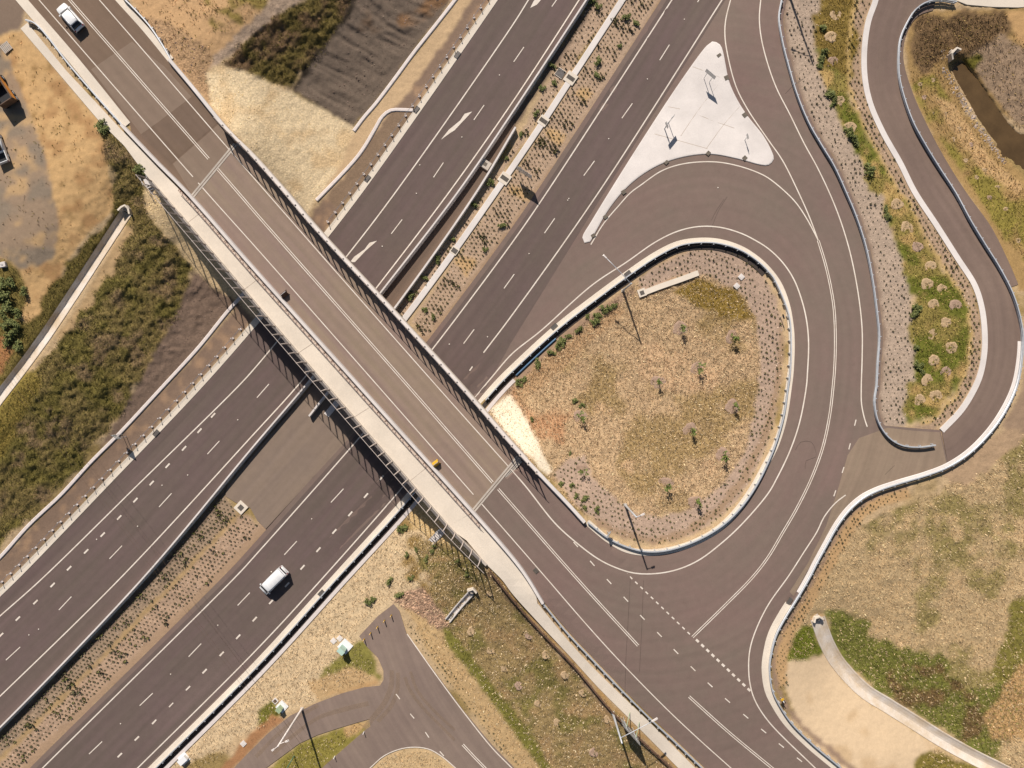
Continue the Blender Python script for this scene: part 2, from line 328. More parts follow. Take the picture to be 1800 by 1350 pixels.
def asphalt(name, c1, c2, streak=.055, track=.045, stw=1.0):
    """bitumen: grey and reddish patches, streaks along the lanes from the (across, along) attribute"""
    m = bpy.data.materials.new(name); m.use_nodes = True; t = m.node_tree; N = t.nodes; Lk = t.links
    b = N['Principled BSDF']; b.inputs['Roughness'].default_value = .88; b.inputs['Specular IOR Level'].default_value = .25
    geo = N.new('ShaderNodeNewGeometry'); at = N.new('ShaderNodeAttribute'); at.attribute_name = 'rd'
    def noise(v, s, d, sv=None, rg=.6):
        if sv:
            mp = N.new('ShaderNodeVectorMath'); mp.operation = 'MULTIPLY'; mp.inputs[1].default_value = sv; Lk.new(v, mp.inputs[0]); v = mp.outputs[0]
        q = N.new('ShaderNodeTexNoise'); q.inputs['Scale'].default_value = s; q.inputs['Detail'].default_value = d; q.inputs['Roughness'].default_value = rg; Lk.new(v, q.inputs['Vector']); return q.outputs['Fac']
    def rmap(v, a, b_, c, d):
        q = N.new('ShaderNodeMapRange'); q.inputs[1].default_value = a; q.inputs[2].default_value = b_; q.inputs[3].default_value = c; q.inputs[4].default_value = d; Lk.new(v, q.inputs[0]); return q.outputs[0]
    def mul(a, c):
        q = N.new('ShaderNodeMix'); q.data_type = 'RGBA'; q.blend_type = 'MULTIPLY'; q.inputs[0].default_value = 1; Lk.new(a, q.inputs[6]); Lk.new(c, q.inputs[7]); return q.outputs[2]
    pos = geo.outputs['Position']; rd = at.outputs['Vector']
    big = noise(pos, .09, 3); st = noise(rd, 1, 3, (.55, .018, 1)); st2 = noise(rd, 1, 1, (1.1, .03, 1)); fine = noise(pos, 14, 2); mid = noise(pos, .8, 4)
    ad = N.new('ShaderNodeMath'); ad.operation = 'ADD'; Lk.new(big, ad.inputs[0]); Lk.new(rmap(st, 0, 1, .5-.5*stw, .5+.5*stw), ad.inputs[1])
    mix = N.new('ShaderNodeMix'); mix.data_type = 'RGBA'; mix.inputs[6].default_value = (*c1, 1); mix.inputs[7].default_value = (*c2, 1)
    Lk.new(rmap(ad.outputs[0], .78, 1.22, 0, 1), mix.inputs[0])
    sx = N.new('ShaderNodeSeparateXYZ'); Lk.new(rd, sx.inputs[0])
    wv = N.new('ShaderNodeMath'); wv.operation = 'MULTIPLY'; wv.inputs[1].default_value = 2*math.pi/1.82; Lk.new(sx.outputs[0], wv.inputs[0])
    co = N.new('ShaderNodeMath'); co.operation = 'COSINE'; Lk.new(wv.outputs[0], co.inputs[0])
    md = N.new('ShaderNodeMath'); md.operation = 'MULTIPLY'; Lk.new(co.outputs[0], md.inputs[0]); Lk.new(rmap(noise(rd, 1, 3, (.12, .03, 1)), .35, .65, 0, 1), md.inputs[1])
    blot = noise(pos, .45, 6, None, .75)
    c = mul(mix.outputs[2], rmap(st2, .3, .7, 1-streak, 1+streak)); c = mul(c, rmap(md.outputs[0], -1, 1, 1+track, 1-track)); c = mul(c, rmap(blot, .62, .78, 1, .86)); c = mul(c, rmap(fine, .3, .7, .92, 1.08)); c = mul(c, rmap(mid, .3, .7, .95, 1.05))
    Lk.new(c, b.inputs['Base Color'])
    bp = N.new('ShaderNodeBump'); bp.inputs['Strength'].default_value = .25; bp.inputs['Distance'].default_value = .02; Lk.new(fine, bp.inputs['Height']); Lk.new(bp.outputs[0], b.inputs['Normal'])
    return m
def vcol(name, two=False, rough=.95, jitter=.18):
    """colour from the mesh's own 'Col' attribute (grass blades, stones), each island a little different"""
    m = bpy.data.materials.new(name); m.use_nodes = True; t = m.node_tree; N = t.nodes; Lk = t.links
    b = N['Principled BSDF']; b.inputs['Roughness'].default_value = rough; b.inputs['Specular IOR Level'].default_value = .15
    a = N.new('ShaderNodeAttribute'); a.attribute_name = 'Col'; geo = N.new('ShaderNodeNewGeometry')
    mr = N.new('ShaderNodeMapRange'); mr.inputs[3].default_value = 1-jitter; mr.inputs[4].default_value = 1+jitter; Lk.new(geo.outputs['Random Per Island'], mr.inputs[0])
    q = N.new('ShaderNodeMix'); q.data_type = 'RGBA'; q.blend_type = 'MULTIPLY'; q.inputs[0].default_value = 1
    Lk.new(a.outputs['Color'], q.inputs[6]); Lk.new(mr.outputs[0], q.inputs[7]); Lk.new(q.outputs[2], b.inputs['Base Color'])
    return m
def ground_mat():
    m = bpy.data.materials.new('ground'); m.use_nodes = True; t = m.node_tree; N = t.nodes; Lk = t.links
    b = N['Principled BSDF']; b.inputs['Roughness'].default_value = .97; b.inputs['Specular IOR Level'].default_value = .1
    a = N.new('ShaderNodeAttribute'); a.attribute_name = 'Col'; p = N.new('ShaderNodeAttribute'); p.attribute_name = 'Par'
    sep = N.new('ShaderNodeSeparateColor'); Lk.new(p.outputs['Color'], sep.inputs[0])
    geo = N.new('ShaderNodeNewGeometry'); pos = geo.outputs['Position']
    def noise(s, d, rg=.65):
        q = N.new('ShaderNodeTexNoise'); q.inputs['Scale'].default_value = s; q.inputs['Detail'].default_value = d; q.inputs['Roughness'].default_value = rg; Lk.new(pos, q.inputs['Vector']); return q.outputs['Fac']
    def math_(op, x, y):
        q = N.new('ShaderNodeMath'); q.operation = op
        for i, v in enumerate((x, y)):
            if isinstance(v, (int, float)): q.inputs[i].default_value = v
            else: Lk.new(v, q.inputs[i])
        return q.outputs[0]
    n1 = noise(.35, 5); n2 = noise(2.2, 6, .75); n3 = noise(5.5, 3)
    vo = N.new('ShaderNodeTexVoronoi'); vo.inputs['Scale'].default_value = 3.6; Lk.new(pos, vo.inputs['Vector'])
    vs = N.new('ShaderNodeSeparateColor'); Lk.new(vo.outputs['Color'], vs.inputs[0])
    # speckle = amp*((n2-.5)*2.6 + (n3-.5)*1.4 + (n1-.5)*.8)
    s = math_('ADD', math_('MULTIPLY', math_('SUBTRACT', n2, .5), 2.6), math_('MULTIPLY', math_('SUBTRACT', n3, .5), 1.5))
    s = math_('ADD', s, math_('MULTIPLY', math_('SUBTRACT', n1, .5), .9)); s = math_('MULTIPLY', s, sep.outputs[0])
    st = math_('SUBTRACT', math_('MULTIPLY', vs.outputs[0], .5), math_('MULTIPLY', vo.outputs['Distance'], .9)); st = math_('MULTIPLY', st, sep.outputs[1])
    k = math_('MAXIMUM', math_('ADD', math_('ADD', s, st), 1.0), .18)
    q = N.new('ShaderNodeMix'); q.data_type = 'RGBA'; q.blend_type = 'MULTIPLY'; q.inputs[0].default_value = 1
    Lk.new(a.outputs['Color'], q.inputs[6]); Lk.new(k, q.inputs[7]); Lk.new(q.outputs[2], b.inputs['Base Color'])
    bp = N.new('ShaderNodeBump'); bp.inputs['Strength'].default_value = .55; bp.inputs['Distance'].default_value = .12; Lk.new(k, bp.inputs['Height']); Lk.new(bp.outputs[0], b.inputs['Normal'])
    return m
M = {}
M['asphalt'] = asphalt('motorway_asphalt', C(112,98,90), C(116,98,94))
M['asphalt2'] = asphalt('ramp_asphalt', C(131,115,104), C(137,114,106), .03, .022, .45)
M['deck'] = asphalt('deck_asphalt', C(160,140,120), C(154,131,120), .05, .075)
M['brown'] = asphalt('brown_asphalt', C(134,112,94), C(128,106,90), .06)
M['patch'] = asphalt('asphalt_patch', C(124,103,86), C(128,107,92), .06)
M['lightroad'] = asphalt('pale_asphalt', C(158,138,118), C(152,131,113), .07)
M['softroad'] = asphalt('approach_asphalt', C(148,128,111), C(144,123,107), .05)
M['path'] = asphalt('path_asphalt', C(136,116,104), C(130,110,100), .07)
M['cross'] = asphalt('crossover_asphalt', C(149,130,114), C(143,125,112), .05)
M['chan'] = asphalt('channel_asphalt', C(118,100,86), C(126,104,90), .06)
M['cpark'] = asphalt('car_park_asphalt', C(140,121,111), C(150,131,118), .06, .03, .6)
M['bitumen'] = asphalt('rail_shade_bitumen', C(70,62,58), C(80,70,64), .05)  # verge surface, darkened to carry the guardrail's shadow in its colour
M['paint'] = mat('road_paint', C(254,243,230), .7, .03, .9, .12, 14, rgb2=C(232,216,200))
M['conc'] = mat('concrete', C(244,230,212), .85, .06, .22, .06, 5)
M['conc2'] = mat('pale_concrete', C(241,232,226), .85, .06, .25, .05, 5)
M['concg'] = mat('grey_concrete', C(205,193,180), .85, .08, .8, .08, 6)
M['dconc'] = mat('silted_concrete', C(240,230,220), .9, .05, .35, .1, 4, rgb2=C(214,190,158))
M['white'] = mat('white_gravel', C(238,226,220), .95, .05, 1.5, .08, 12)
M['steel'] = mat('galvanised_steel', (.56,.58,.6), .5, .06, 2, .05, 20, metal=.35)
M['dsteel'] = mat('dark_steel', (.16,.15,.15), .5, .06, 2, .05, 20, metal=.4)
M['grate'] = mat('iron_grate', C(118,108,96), .7, .15, 5, .3, 18)
M['rail'] = mat('painted_handrail', C(214,176,158), .5, .05, 1, .05, 10)
M['mesh'] = mat('screen_mesh', (.22,.2,.2), .6, .05, 1, .05, 10, alpha=.05)
M['mesh2'] = mat('screen_panel', (.2,.185,.185), .6, .05, 1, .05, 10, alpha=.97)
M['frame'] = mat('screen_frame', C(215,200,190), .5, .05, 1, .05, 10)
M['seal'] = mat('bitumen_seal', C(92,80,74), .6)
M['joint'] = mat('joint_seal', C(206,190,174), .9)
M['dust'] = mat('dust_film', C(178,152,128), .95, .1, 1.2, .2, 5, alpha=.3)
M['wpaint'] = mat('white_car_paint', (.8,.8,.79), .28, .01, 1, .01, 5, spec=.5)
M['glass'] = mat('car_glass', (.015,.017,.022), .08, .02, 1, .02, 5, spec=.6)
M['tyre'] = mat('tyre_rubber', (.02,.02,.02), .8)
M['trim'] = mat('black_trim', (.03,.03,.032), .5)
M['lampred'] = mat('tail_lamp', (.35,.02,.02), .3)
M['headlamp'] = mat('head_lamp', (.6,.62,.65), .15, spec=.6)
M['yellow'] = mat('yellow_paint', (.62,.36,.03), .5, .05, 2, .05, 10)
M['orange'] = mat('orange_paint', (.72,.30,.05), .45, .08, 2, .06, 10)
M['black'] = mat('black_paint', (.02,.02,.022), .5)
M['green'] = mat('green_paint', (.10,.20,.12), .45, .05, 2, .05, 10)
M['pgreen'] = mat('pale_green_steel', C(178,196,160), .5, .05, 2, .05, 10)
M['aqua'] = mat('aqua_steel', C(196,226,212), .5, .03, 2, .04, 10)
M['signface'] = mat('sign_face', (.75,.74,.7), .4)
M['signback'] = mat('sign_back', (.34,.33,.31), .45, metal=.5)
M['timber'] = mat('weathered_timber', C(120,92,74), .9, .15, 3, .2, 14)
M['rusty'] = mat('dirty_steel', C(120,98,82), .7, .2, 2, .2, 8, metal=.2)
M['mulch'] = mat('mulch', C(190,160,138), .95, .12, 1.6, .3, 9, bump=.8)
M['straw'] = mat('straw_mulch', C(208,178,140), .95, .12, 1.6, .25, 9, bump=.8)
M['bark'] = mat('bark', C(104,84,66), .9)
M['leaf'] = mat('sapling_leaves', (.09,.13,.03), .7, island=1, rgb2=(.20,.24,.05))
M['shrub'] = mat('shrub_leaves', (.085,.105,.028), .75, island=1, rgb2=(.24,.25,.08))
M['tuft'] = mat('planting_leaves', (.075,.075,.036), .8, island=1, rgb2=(.18,.165,.085))
M['tuft2'] = mat('olive_planting_leaves', (.10,.11,.03), .8, island=1, rgb2=(.22,.20,.08))
M['blade'] = vcol('grass_blades'); M['stone'] = vcol('stones', jitter=.22)
M['ground'] = ground_mat()
M['water'] = mat('pond_water', C(104,82,54), .1, .15, .25, .05, 3, spec=.5)

# ------------------------------------------------------------------ asphalt outlines
def t2(c, r, *pts):
    """points read off an enlarged tile of the photograph (450x340 px tiles, 3.971x)"""
    return [(c+x/3.971, r+y/3.971) for x, y in pts]
loop_in = [p for p in K3]
joint2 = [(912,802),(833,897)]
ne_low = [p for p in off(NEB, 6) if p[0] > 912]
sw_low = [p for p in off(SWB, -3) if p[0] > 833]
gr4e = off(GR4, -3)
rightlow = [p for p in GR5 if p[1] > 820]
main_r = [p for p in off(GR1, -9) if p[1] < 745]
P_EAST = loop_in + list(reversed(ne_low)) + joint2 + sw_low + gr4e + [(1290,1430),(1560,1430)] + list(reversed(rightlow)) + [(1667,818),(1653,756),(1600,752),(1556,748)] + list(reversed(main_r)) + list(reversed(R0)) 
P_NC = E1 + list(reversed(off(B1, 2)))
deckpath_sw = off(SWB, -3); deckpath_ne = off(NEB, 6)
def sub(path, t0, t1):
    return [p for p in path if t0 <= ((p[0]-BA[0])*BD[0]+(p[1]-BA[1])*BD[1]) <= t1]
P_DECK = [(338,346)]+sub(deckpath_sw, 6, BL-6)+[(833,897),(912,802)]+list(reversed(sub(deckpath_ne, 6, BL-6)))+[(414,254)]
P_TL = [(-60,-150),(40,-8),(46,0),(229,221)]+[p for p in deckpath_sw if 229 < p[0] < 337]+[(338,346),(414,254)]+list(reversed([p for p in deckpath_ne if p[0] < 412]))+[(303,112),(204,0),(150,-62),(90,-150)]
P_PATH = PK+[(1667,818)]+list(reversed([p for p in off(GR5, -3) if p[1] < 815 and p[0] > 1700 and p[1] > 500]))+list(reversed(smooth([(1640,18),(1614,28),(1594,58),(1588,101),(1602,156),(1627,214),(1665,285),(1700,340),(1743,400),(1778,471),(1790,500)])))+[(1660,-50)]
P_CROSS = [(640,715),(600,690)]+list(reversed([p for p in off(B1, 7) if 398 < p[0] < 575]))+[(396,872),(415,884),(440,893),(452,915),(467,930),(520,872),(575,812),(626,757),(668,706)]
P_CP = t2(450,1010,(720,430),(850,290),(960,205),(1000,250),(1050,410),(1250,680),(1450,950),(1650,1190),(1787,1330))+[(945,1400),(850,1400),(800,1350),(777,1330),(752,1316),(714,1313),(677,1327),(651,1350),(620,1400),(516,1400),(566,1350),(600,1320),(640,1285),(651,1277),(649,1264),(601,1278),(558,1292),(526,1307),(488,1335),(465,1352),(420,1400),(360,1400),(400,1362),(430,1330),(470,1290),(510,1258),(556,1236),(600,1219),(640,1208),(668,1205),(674,1195),(674,1179),(664,1156),(644,1136)]
ISLAND = smooth([(1264,80),(1269,92),(1273,112),(1280,145),(1295,178),(1313,206),(1340,240),(1355,268),(1358,280),(1350,289),(1338,289),(1300,279),(1250,270),(1205,274),(1160,288),(1120,312),(1090,340),(1065,373),(1045,408),(1036,424),(1028,426),(1025,418),(1040,391),(1120,262),(1200,140),(1243,82),(1252,75)], 8, True)
P_CHAN = [p for p in off(B1, 3) if 545 < p[0] < 905]+list(W2)
ROADMASK = [P_EAST, P_NC, P_TL, P_PATH, P_CROSS, P_CP, P_CHAN]
def patch(name, outer, m, dz=.06, zf=None, guide=None, step=14, parent=None, skirt=0):
    zf = zf or H
    O = np.array(outer, float)
    bp = []
    for a, b in zip(O, np.roll(O, -1, axis=0)):
        k = max(1, int(np.hypot(*(b-a))/step)); bp += [tuple(a+(b-a)*i/k) for i in range(k)]
    q = [bp[0]]
    for p in bp[1:]:
        if math.hypot(p[0]-q[-1][0], p[1]-q[-1][1]) > .4: q.append(p)
    bp = q; nb = len(bp)
    X, Y = np.meshgrid(np.arange(O[:,0].min()+3, O[:,0].max(), step), np.arange(O[:,1].min()+3, O[:,1].max(), step))
    X = X.ravel(); Y = Y.ravel(); k = inpoly(X, Y, bp); X = X[k]; Y = Y[k]
    if len(X):
        d, _, _ = segdist(X, Y, bp+[bp[0]]); X = X[d > step*.45]; Y = Y[d > step*.45]
    vin = [Vector(p) for p in bp]+[Vector((x, y)) for x, y in zip(X, Y)]
    vo, eo, fo, *_ = delaunay_2d_cdt(vin, [(i, (i+1) % nb) for i in range(nb)], [], 0, 1e-4)
    V = np.array([(p.x, p.y) for p in vo]); T = np.array([f for f in fo])
    c = V[T].mean(axis=1); T = T[inpoly(c[:,0], c[:,1], bp)]
    z = zf(V[:,0], V[:,1])+dz
    P3 = Wn(V[:,0], V[:,1], z); faces = [tuple(int(i) for i in reversed(f)) for f in T]
    if skirt:
        base = len(P3); bz = Wn(np.array(bp)[:,0], np.array(bp)[:,1], zf(np.array(bp)[:,0], np.array(bp)[:,1])+dz)
        P3 = np.concatenate([P3, bz, bz-np.array([0,0,skirt])]); faces += [(base+i, base+(i+1) % nb, base+nb+(i+1) % nb, base+nb+i) for i in range(nb)]
    o = mk(name, P3, faces, m, parent)
    if guide is not None:
        PX = np.concatenate([V, np.array(bp), np.array(bp)]) if skirt else V
        d, sg, s_ = segdist(PX[:,0], PX[:,1], guide)
        a = o.data.attributes.new('rd', 'FLOAT_VECTOR', 'POINT'); a.data.foreach_set('vector', np.stack([d*sg/10.5, s_/10.5, 0*d], 1).astype(np.float32).ravel())
    return o
def line(path, w, parent, zf=None, dz=.085, name='edge_line'):
    return sweep(name, path, [(-w/2, dz), (w/2, dz)], M['paint'], parent, zf)
def dline(path, parent, zf=None, dz=.085, gap=.15, w=.125):
    for s_ in (-1, 1): sweep('centre_line', path, [(s_*gap-w/2, dz), (s_*gap+w/2, dz)], M['paint'], parent, zf)
def dash(p, q, w, parent, zf=None, dz=.085, name='lane_dash'):
    line([p, ((p[0]+q[0])/2, (p[1]+q[1])/2), q], w, parent, zf, dz, name)
def dashc(cs, L, w, parent, zf=None, name='lane_dash'):
    for i, c in enumerate(cs):
        a = cs[max(0, i-1)]; b = cs[min(len(cs)-1, i+1)]; d = math.hypot(b[0]-a[0], b[1]-a[1]); u = ((b[0]-a[0])/d*L/2, (b[1]-a[1])/d*L/2)
        dash((c[0]-u[0], c[1]-u[1]), (c[0]+u[0], c[1]+u[1]), w, parent, zf, name=name)
def flat(pts, parent, name, m=None, zf=None, dz=.085):
    P = np.array(pts, float); return mk(name, Wn(P[:,0], P[:,1], (zf or H)(P[:,0], P[:,1])+dz), [tuple(range(len(P)-1, -1, -1))], m or M['paint'], parent)

# ------------------------------------------------------------------ roads
rd_nc = tag(patch('road', P_NC, M['asphalt'], guide=L3), 'motorway carriageway west of the planted median', kind='structure')
rd_e = tag(patch('road', P_EAST, M['asphalt2'], guide=R3, zf=ZE), 'motorway carriageway with its loop ramp and the curved link road', kind='structure')
# darker newer bitumen of the through lanes
thr = [p for p in off(R1, -8) if p[1] < 1430]+list(reversed([p for p in off(R3, 10) if p[1] > 700 and p[0] < 840]+[(850,690),(900,600),(1051,356),(1275,0),(1324,-75)]))
mk0 = patch('through_lane_surface', thr, M['asphalt'], dz=.068, guide=R1, parent=rd_e)
rd_b = tag(patch('road', P_TL, M['brown'], zf=ZR, guide=BC), 'bridge approach road in the upper corner', kind='structure')
patch('asphalt_patch', [(160,122),(232,73),(290,118),(338,172),(248,236)], M['softroad'], dz=.07, zf=ZR, guide=BC, parent=rd_b)
patch('asphalt_patch', [(247,238),(345,164),(386,213),(301,288)], M['patch'], dz=.076, zf=ZR, guide=BC, parent=rd_b)
patch('asphalt_patch', [(304,288),(388,215),(412,255),(338,343)], M['softroad'], dz=.073, zf=ZR, guide=BC, parent=rd_b)
rd_p = tag(patch('shared_path', P_PATH, M['path'], guide=PK), 'curving shared path', kind='structure')
rd_c = tag(patch('road', P_CROSS, M['cross'], guide=R1), 'paved median crossover beside the bridge', kind='structure')
rd_k = tag(patch('road', P_CP, M['cpark'], guide=smooth([(690,1060),(740,1200),(860,1380)])), 'small car park and access track', kind='structure')
patch('pale_surface', [(1560,752),(1605,757),(1652,760),(1664,817),(1600,843),(1540,860),(1512,874),(1490,895),(1470,920),(1440,968),(1415,1010),(1395,1048),(1388,1040),(1420,990),(1452,925),(1470,870),(1490,800),(1510,770)], M['lightroad'], dz=.066, guide=R3, parent=rd_e)
# markings: motorway
line(L1, .2, rd_nc); line(L3, .2, rd_nc); line(R1, .2, rd_e); line(R2, .2, rd_e)
cut = min(range(len(R3)), key=lambda i: math.hypot(R3[i][0]-911, R3[i][1]-840)); cut2 = min(range(len(R3)), key=lambda i: math.hypot(R3[i][0]-397, R3[i][1]-254))
line(R3[:cut+1], .2, rd_e, ZE)
for p, q in (((11,1160),(36,1137)),((104,1072),(126,1048.5)),((193,982),(215,959)),((280,891),(302,867)),((365,798),(386,775)),((452,699),(473,675)),((688,411),(707,386)),((762,312),(779.5,286)),((833,211),(851,185)),((903,109),(921,83)),((970,12),(988,-14))): dash(p, q, .15, rd_nc)
dashc([(375,730),(351,757),(324,788),(295,818.5),(267,849),(238.5,879),(210,909.5),(181,939.5),(152,969),(122,998.6),(93,1028),(63,1058),(32,1087),(2.5,1116)], 10.5, .27, rd_nc)
for p, q in (((70,1411),(94,1389)),((157,1325),(180,1303)),((246,1240),(269,1218)),((332,1154),(354,1131)),((418,1064),(439.5,1041.5)),((500,975),(522,951)),((582,883),(604,859)),((663,791),(683,768)),((815,604),(833.5,579)),((886,507),(904,482)),((957,410),(975,384)),((1026,309),(1045,283)),((1093,208),(1111.5,182)),((1159.5,106),(1176.5,79)),((1226,4),(1243,-24))): dash(p, q, .15, rd_e)
dashc([(181,1356),(211,1327),(241,1297.6),(271.5,1268.5),(301.5,1239),(331,1209.5),(360,1179.5),(390,1149),(419,1119),(448,1088),(477,1057.5),(505,1027.5),(532,997),(560,966),(588,934),(616,903),(643.5,871),(671,839.5)], 10.5, .27, rd_e)
dashc([(806,680),(828,648)], 9, .2, rd_e)
flat([(775,245.6),(789,228),(809,211.6),(816.5,200),(830,196),(813,214),(799,229),(791,234)], rd_nc, 'lane_arrow')
flat([(616.7,459),(622,451.7),(641,438),(649.4,426.7),(663,423),(643,440.6),(624,460.6),(620,461)], rd_nc, 'lane_arrow')
flat([(932,14),(938,2),(958,-20),(962,-14),(944,8)], rd_nc, 'lane_arrow')
# link road, loop
line(M1, .18, rd_e); dline(M2, rd_e); line(M3, .18, rd_e); line(M4, .18, rd_e); line(M5, .18, rd_e)
dline([p for p in BC if p[0] > 872], rd_e, ZR); line([p for p in BS if p[0] > 838], .15, rd_e, ZR); dline(BR2, rd_e)
dashc([(1012,957),(1041,990),(1070.5,1022),(1100,1053),(1129,1085),(1159,1115),(1188,1145),(1218,1175),(1248,1203.5),(1278.6,1231),(1310.6,1258.6),(1342,1284.5),(1373,1310),(1405,1335)], 11.5, .16, rd_e)
dashc([(1100+9.2*i, 1006.5+8.85*i) for i in range(13)], 6, .2, rd_e, name='give_way_dash')
dashc([(1225.7+9.05*i, 1126+8.6*i) for i in range(11)], 6.5, .36, rd_e, name='give_way_dash')
dashc([(1503,743),(1493,784.5),(1481.5,826),(1467,867)], 11, .16, rd_e)
for q in (t2(1350,680,(190,440),(228,385),(300,385),(330,440),(332,490),(265,515),(258,570)), t2(1350,680,(815,612),(850,578),(882,548)), [(1108,1012),(1104,1090),(1100,1160),(1098,1232)], [(1131,1020),(1128,1100),(1124,1180)], [(1250,402),(1262,372),(1278,346)], t2(900,340,(1390,190),(1420,130),(1480,40)), [(1380,165),(1395,150),(1412,138)]):
    sweep('crack_seal', smooth(q), [(-.022,.078),(.022,.078)], M['seal'], rd_e)
# bridge approach
line(R3[cut2:], .15, rd_b, ZR, .095); dline([p for p in BC if p[0] < 372], rd_b, ZR, .095); line([p for p in BS if p[0] < 340], .15, rd_b, ZR, .095)
# car park
line(smooth(t2(450,1010,(1055,413),(1250,690),(1450,960),(1650,1210),(1787,1350))+[(945,1398)]), .16, rd_k)
line(smooth(t2(450,1010,(795,1350),(900,1260),(1050,1207),(1200,1215),(1300,1270),(1395,1350))), .16, rd_k)
for a in ((978,832,1005,868),(1077,970,1105,1003),(1182,1098,1208,1136),(1283,1232,1312,1265)):
    dash(*t2(450,1010,(a[0],a[1]),(a[2],a[3])), .16, rd_k)
dline(t2(450,1010,(1443,1185),(1520,1268),(1600,1350),(1700,1460)), rd_k)

for q, w_ in (([(690,1178),(688,1205),(676,1235),(655,1262),(640,1280)], .9),([(700,1182),(699,1210),(688,1240),(664,1268)], .7),([(712,1190),(722,1215),(745,1245),(775,1275),(800,1300)], .6),([(722,1180),(735,1215),(765,1250),(800,1282)], .6),([(648,1236),(600,1248),(560,1262),(520,1290),(480,1325)], .8),([(560,1240),(520,1264),(490,1290),(450,1330)], .7)):
    sweep('dust_track', smooth(q), [(-w_/2,.075),(w_/2,.075)], M['dust'], rd_k)
# ------------------------------------------------------------------ kerbs, footpaths, gravel strips
def st(o, label=None): return tag(o, label, kind='structure')
st(sweep('kerb', E1, [(-1.05,-.1),(-1.05,.13),(-.05,.10),(0,.04)], M['conc']))
k3n = [p for p in K3]
iK = min(range(len(K3)), key=lambda i: math.hypot(K3[i][0]-1395, K3[i][1]-655))
# K3 runs bottom-left -> loop: its right-hand side is the verge
st(sweep('kerb', K3[:iK+1], [(0,.04),(.05,.12),(.95,.15),(.95,-.1)], M['conc']))
st(sweep('kerb', K3[iK:], [(0,.04),(.05,.12),(1.0,.15),(1.0,-.1)], M['conc']))
iL = min(range(len(K3)), key=lambda i: math.hypot(K3[i][0]-1303, K3[i][1]-432))
st(sweep('verge_shade_strip', off(K3, 15.4)[:iL+10], [(-.52,.07),(.5,.07)], M['bitumen']))  # dark band behind the kerb: verge surface with the rail's shade painted in
st(sweep('gravel_strip', [p for p in off(K3, 23) if p[0] < 905 and p[1] > 640], [(-.32,-.1),(-.32,.14),(.3,.14),(.3,-.1)], M['white']))
st(slab('kerb', smooth([(-30,-84),(37,-2),(130,106),(223,221)]), -.75, .75, M['conc'], zf=ZR))
st(slab('kerb', smooth([(150,-66),(210,0),(255,50),(301,106)]), -.5, .5, M['conc'], zf=ZR))
st(slab('kerb', PK, -.45, .45, M['conc2']))
kr = [p for p in off(GR5, 7) if p[1] > 1055 and p[0] < 1520]
st(sweep('kerb', kr, [(-.55,-.1),(-.55,.16),(.5,.13),(.55,.04)], M['conc']))
st(sweep('kerb', [p for p in GR5 if p[1] < 1048 and p[1] > 600], [(.02,.05),(.1,.16),(.5,.14),(.6,.05)], M['conc2']))
fp = [(36,50),(48,40),(118,126),(165,176),(217,230)]+sub(off(SWB,4), -140, 0)[0:]+list(reversed([p for p in off(SWF,1) if p[0] < 345]))+[(219,257),(171,209),(126,156)]
fp = [(36,50),(48,40),(118,126),(165,176),(214,229),(232,246),(262,278),(300,317),(334,352),(318,381),(290,348),(252,302),(219,257),(171,209),(126,156)]
st(patch('footpath', fp, M['conc'], dz=.1, zf=ZR, skirt=.2))
fp2 = [(828,902)]+[p for p in off(SWB, 4) if p[0] > 829 and p[0] < 944]+[(945,1062)]+smooth([(947,1063),(996,1123),(1041,1172),(1089,1219),(1139,1267),(1222,1350),(1275,1402)])+list(reversed(smooth([(856,993),(883,1020),(900,1043),(945,1093),(1001,1153),(1051,1208),(1101,1258),(1152,1309),(1192,1350),(1245,1402)])))+[(820,950),(786,926)]
st(patch('footpath', fp2, M['conc'], dz=.1, zf=ZR, skirt=.2))
st(patch('footpath', [(1672,-60),(1674,-2),(1700,8),(1745,12),(1790,13),(1860,8),(1860,-60)], M['conc'], dz=.1, skirt=.2))
wr = [[(438,505),(423,522),(400,548),(350,610),(286,680),(209,763),(161,811),(108,869),(50,924),(0,980),(-40,1018)],
      [(556,352),(568,340),(631,272),(659,227),(672,205),(687,194),(705,193),(726,194)], [(622,230),(640,206),(659,184),(694,138),(727,93),(765,45),(800,0),(830,-40)]]
for w_ in wr: st(sweep('gravel_strip', smooth(w_), [(-.3,.02),(-.2,.11),(.2,.12),(.32,.02)], M['white']))
ds = tag(sweep('drain_strip', DS, [(-.5,-.1),(-.5,.15),(-.42,.17),(.42,.17),(.5,.15),(.5,-.1)], M['conc2']), 'long pale concrete strip drain running through the planted median', 'drain')
# traffic island
isl = tag(patch('traffic_island', ISLAND, M['conc2'], dz=.2, skirt=.3, step=16), 'triangular pale concrete island with signs between the ramp and the link road', 'traffic island')
isl2 = sweep('kerb', [p for p in off(ISLAND+ISLAND[:2], 0)], [(-.14,.0),(-.14,.16),(-.02,.19),(.14,.205)], M['conc2'], isl)
for (a, b) in (((1262,96),(1265,100)),((1275,134),(1278,141)),((1306,200),(1311,206)),((1242,268),(1247,272)),((1306,276),(1311,281)),((1169,284),(1173,288)),((1094,335),(1098,341)),((1062,379),(1066,384)),((1041,412),(1044,417))):
    slab('kerb_gap', [a, b], -.35, .35, M['grate'], isl, top=.235, bot=.1)
for q in ([(1196,240),(1226,196),(1262,150)], [(1241,262),(1270,222),(1300,188)], [(1150,236),(1200,250),(1243,262)], [(1172,188),(1210,196),(1250,212),(1290,226)], [(1216,118),(1250,130),(1272,140)]):
    sweep('joint', smooth(q, 16), [(-.045,.206),(.045,.206)], M['joint'], isl)
stud_me = MB().box(-.09,.09,-.09,.09,0,.05,.02).data('road_stud', M['paint'])
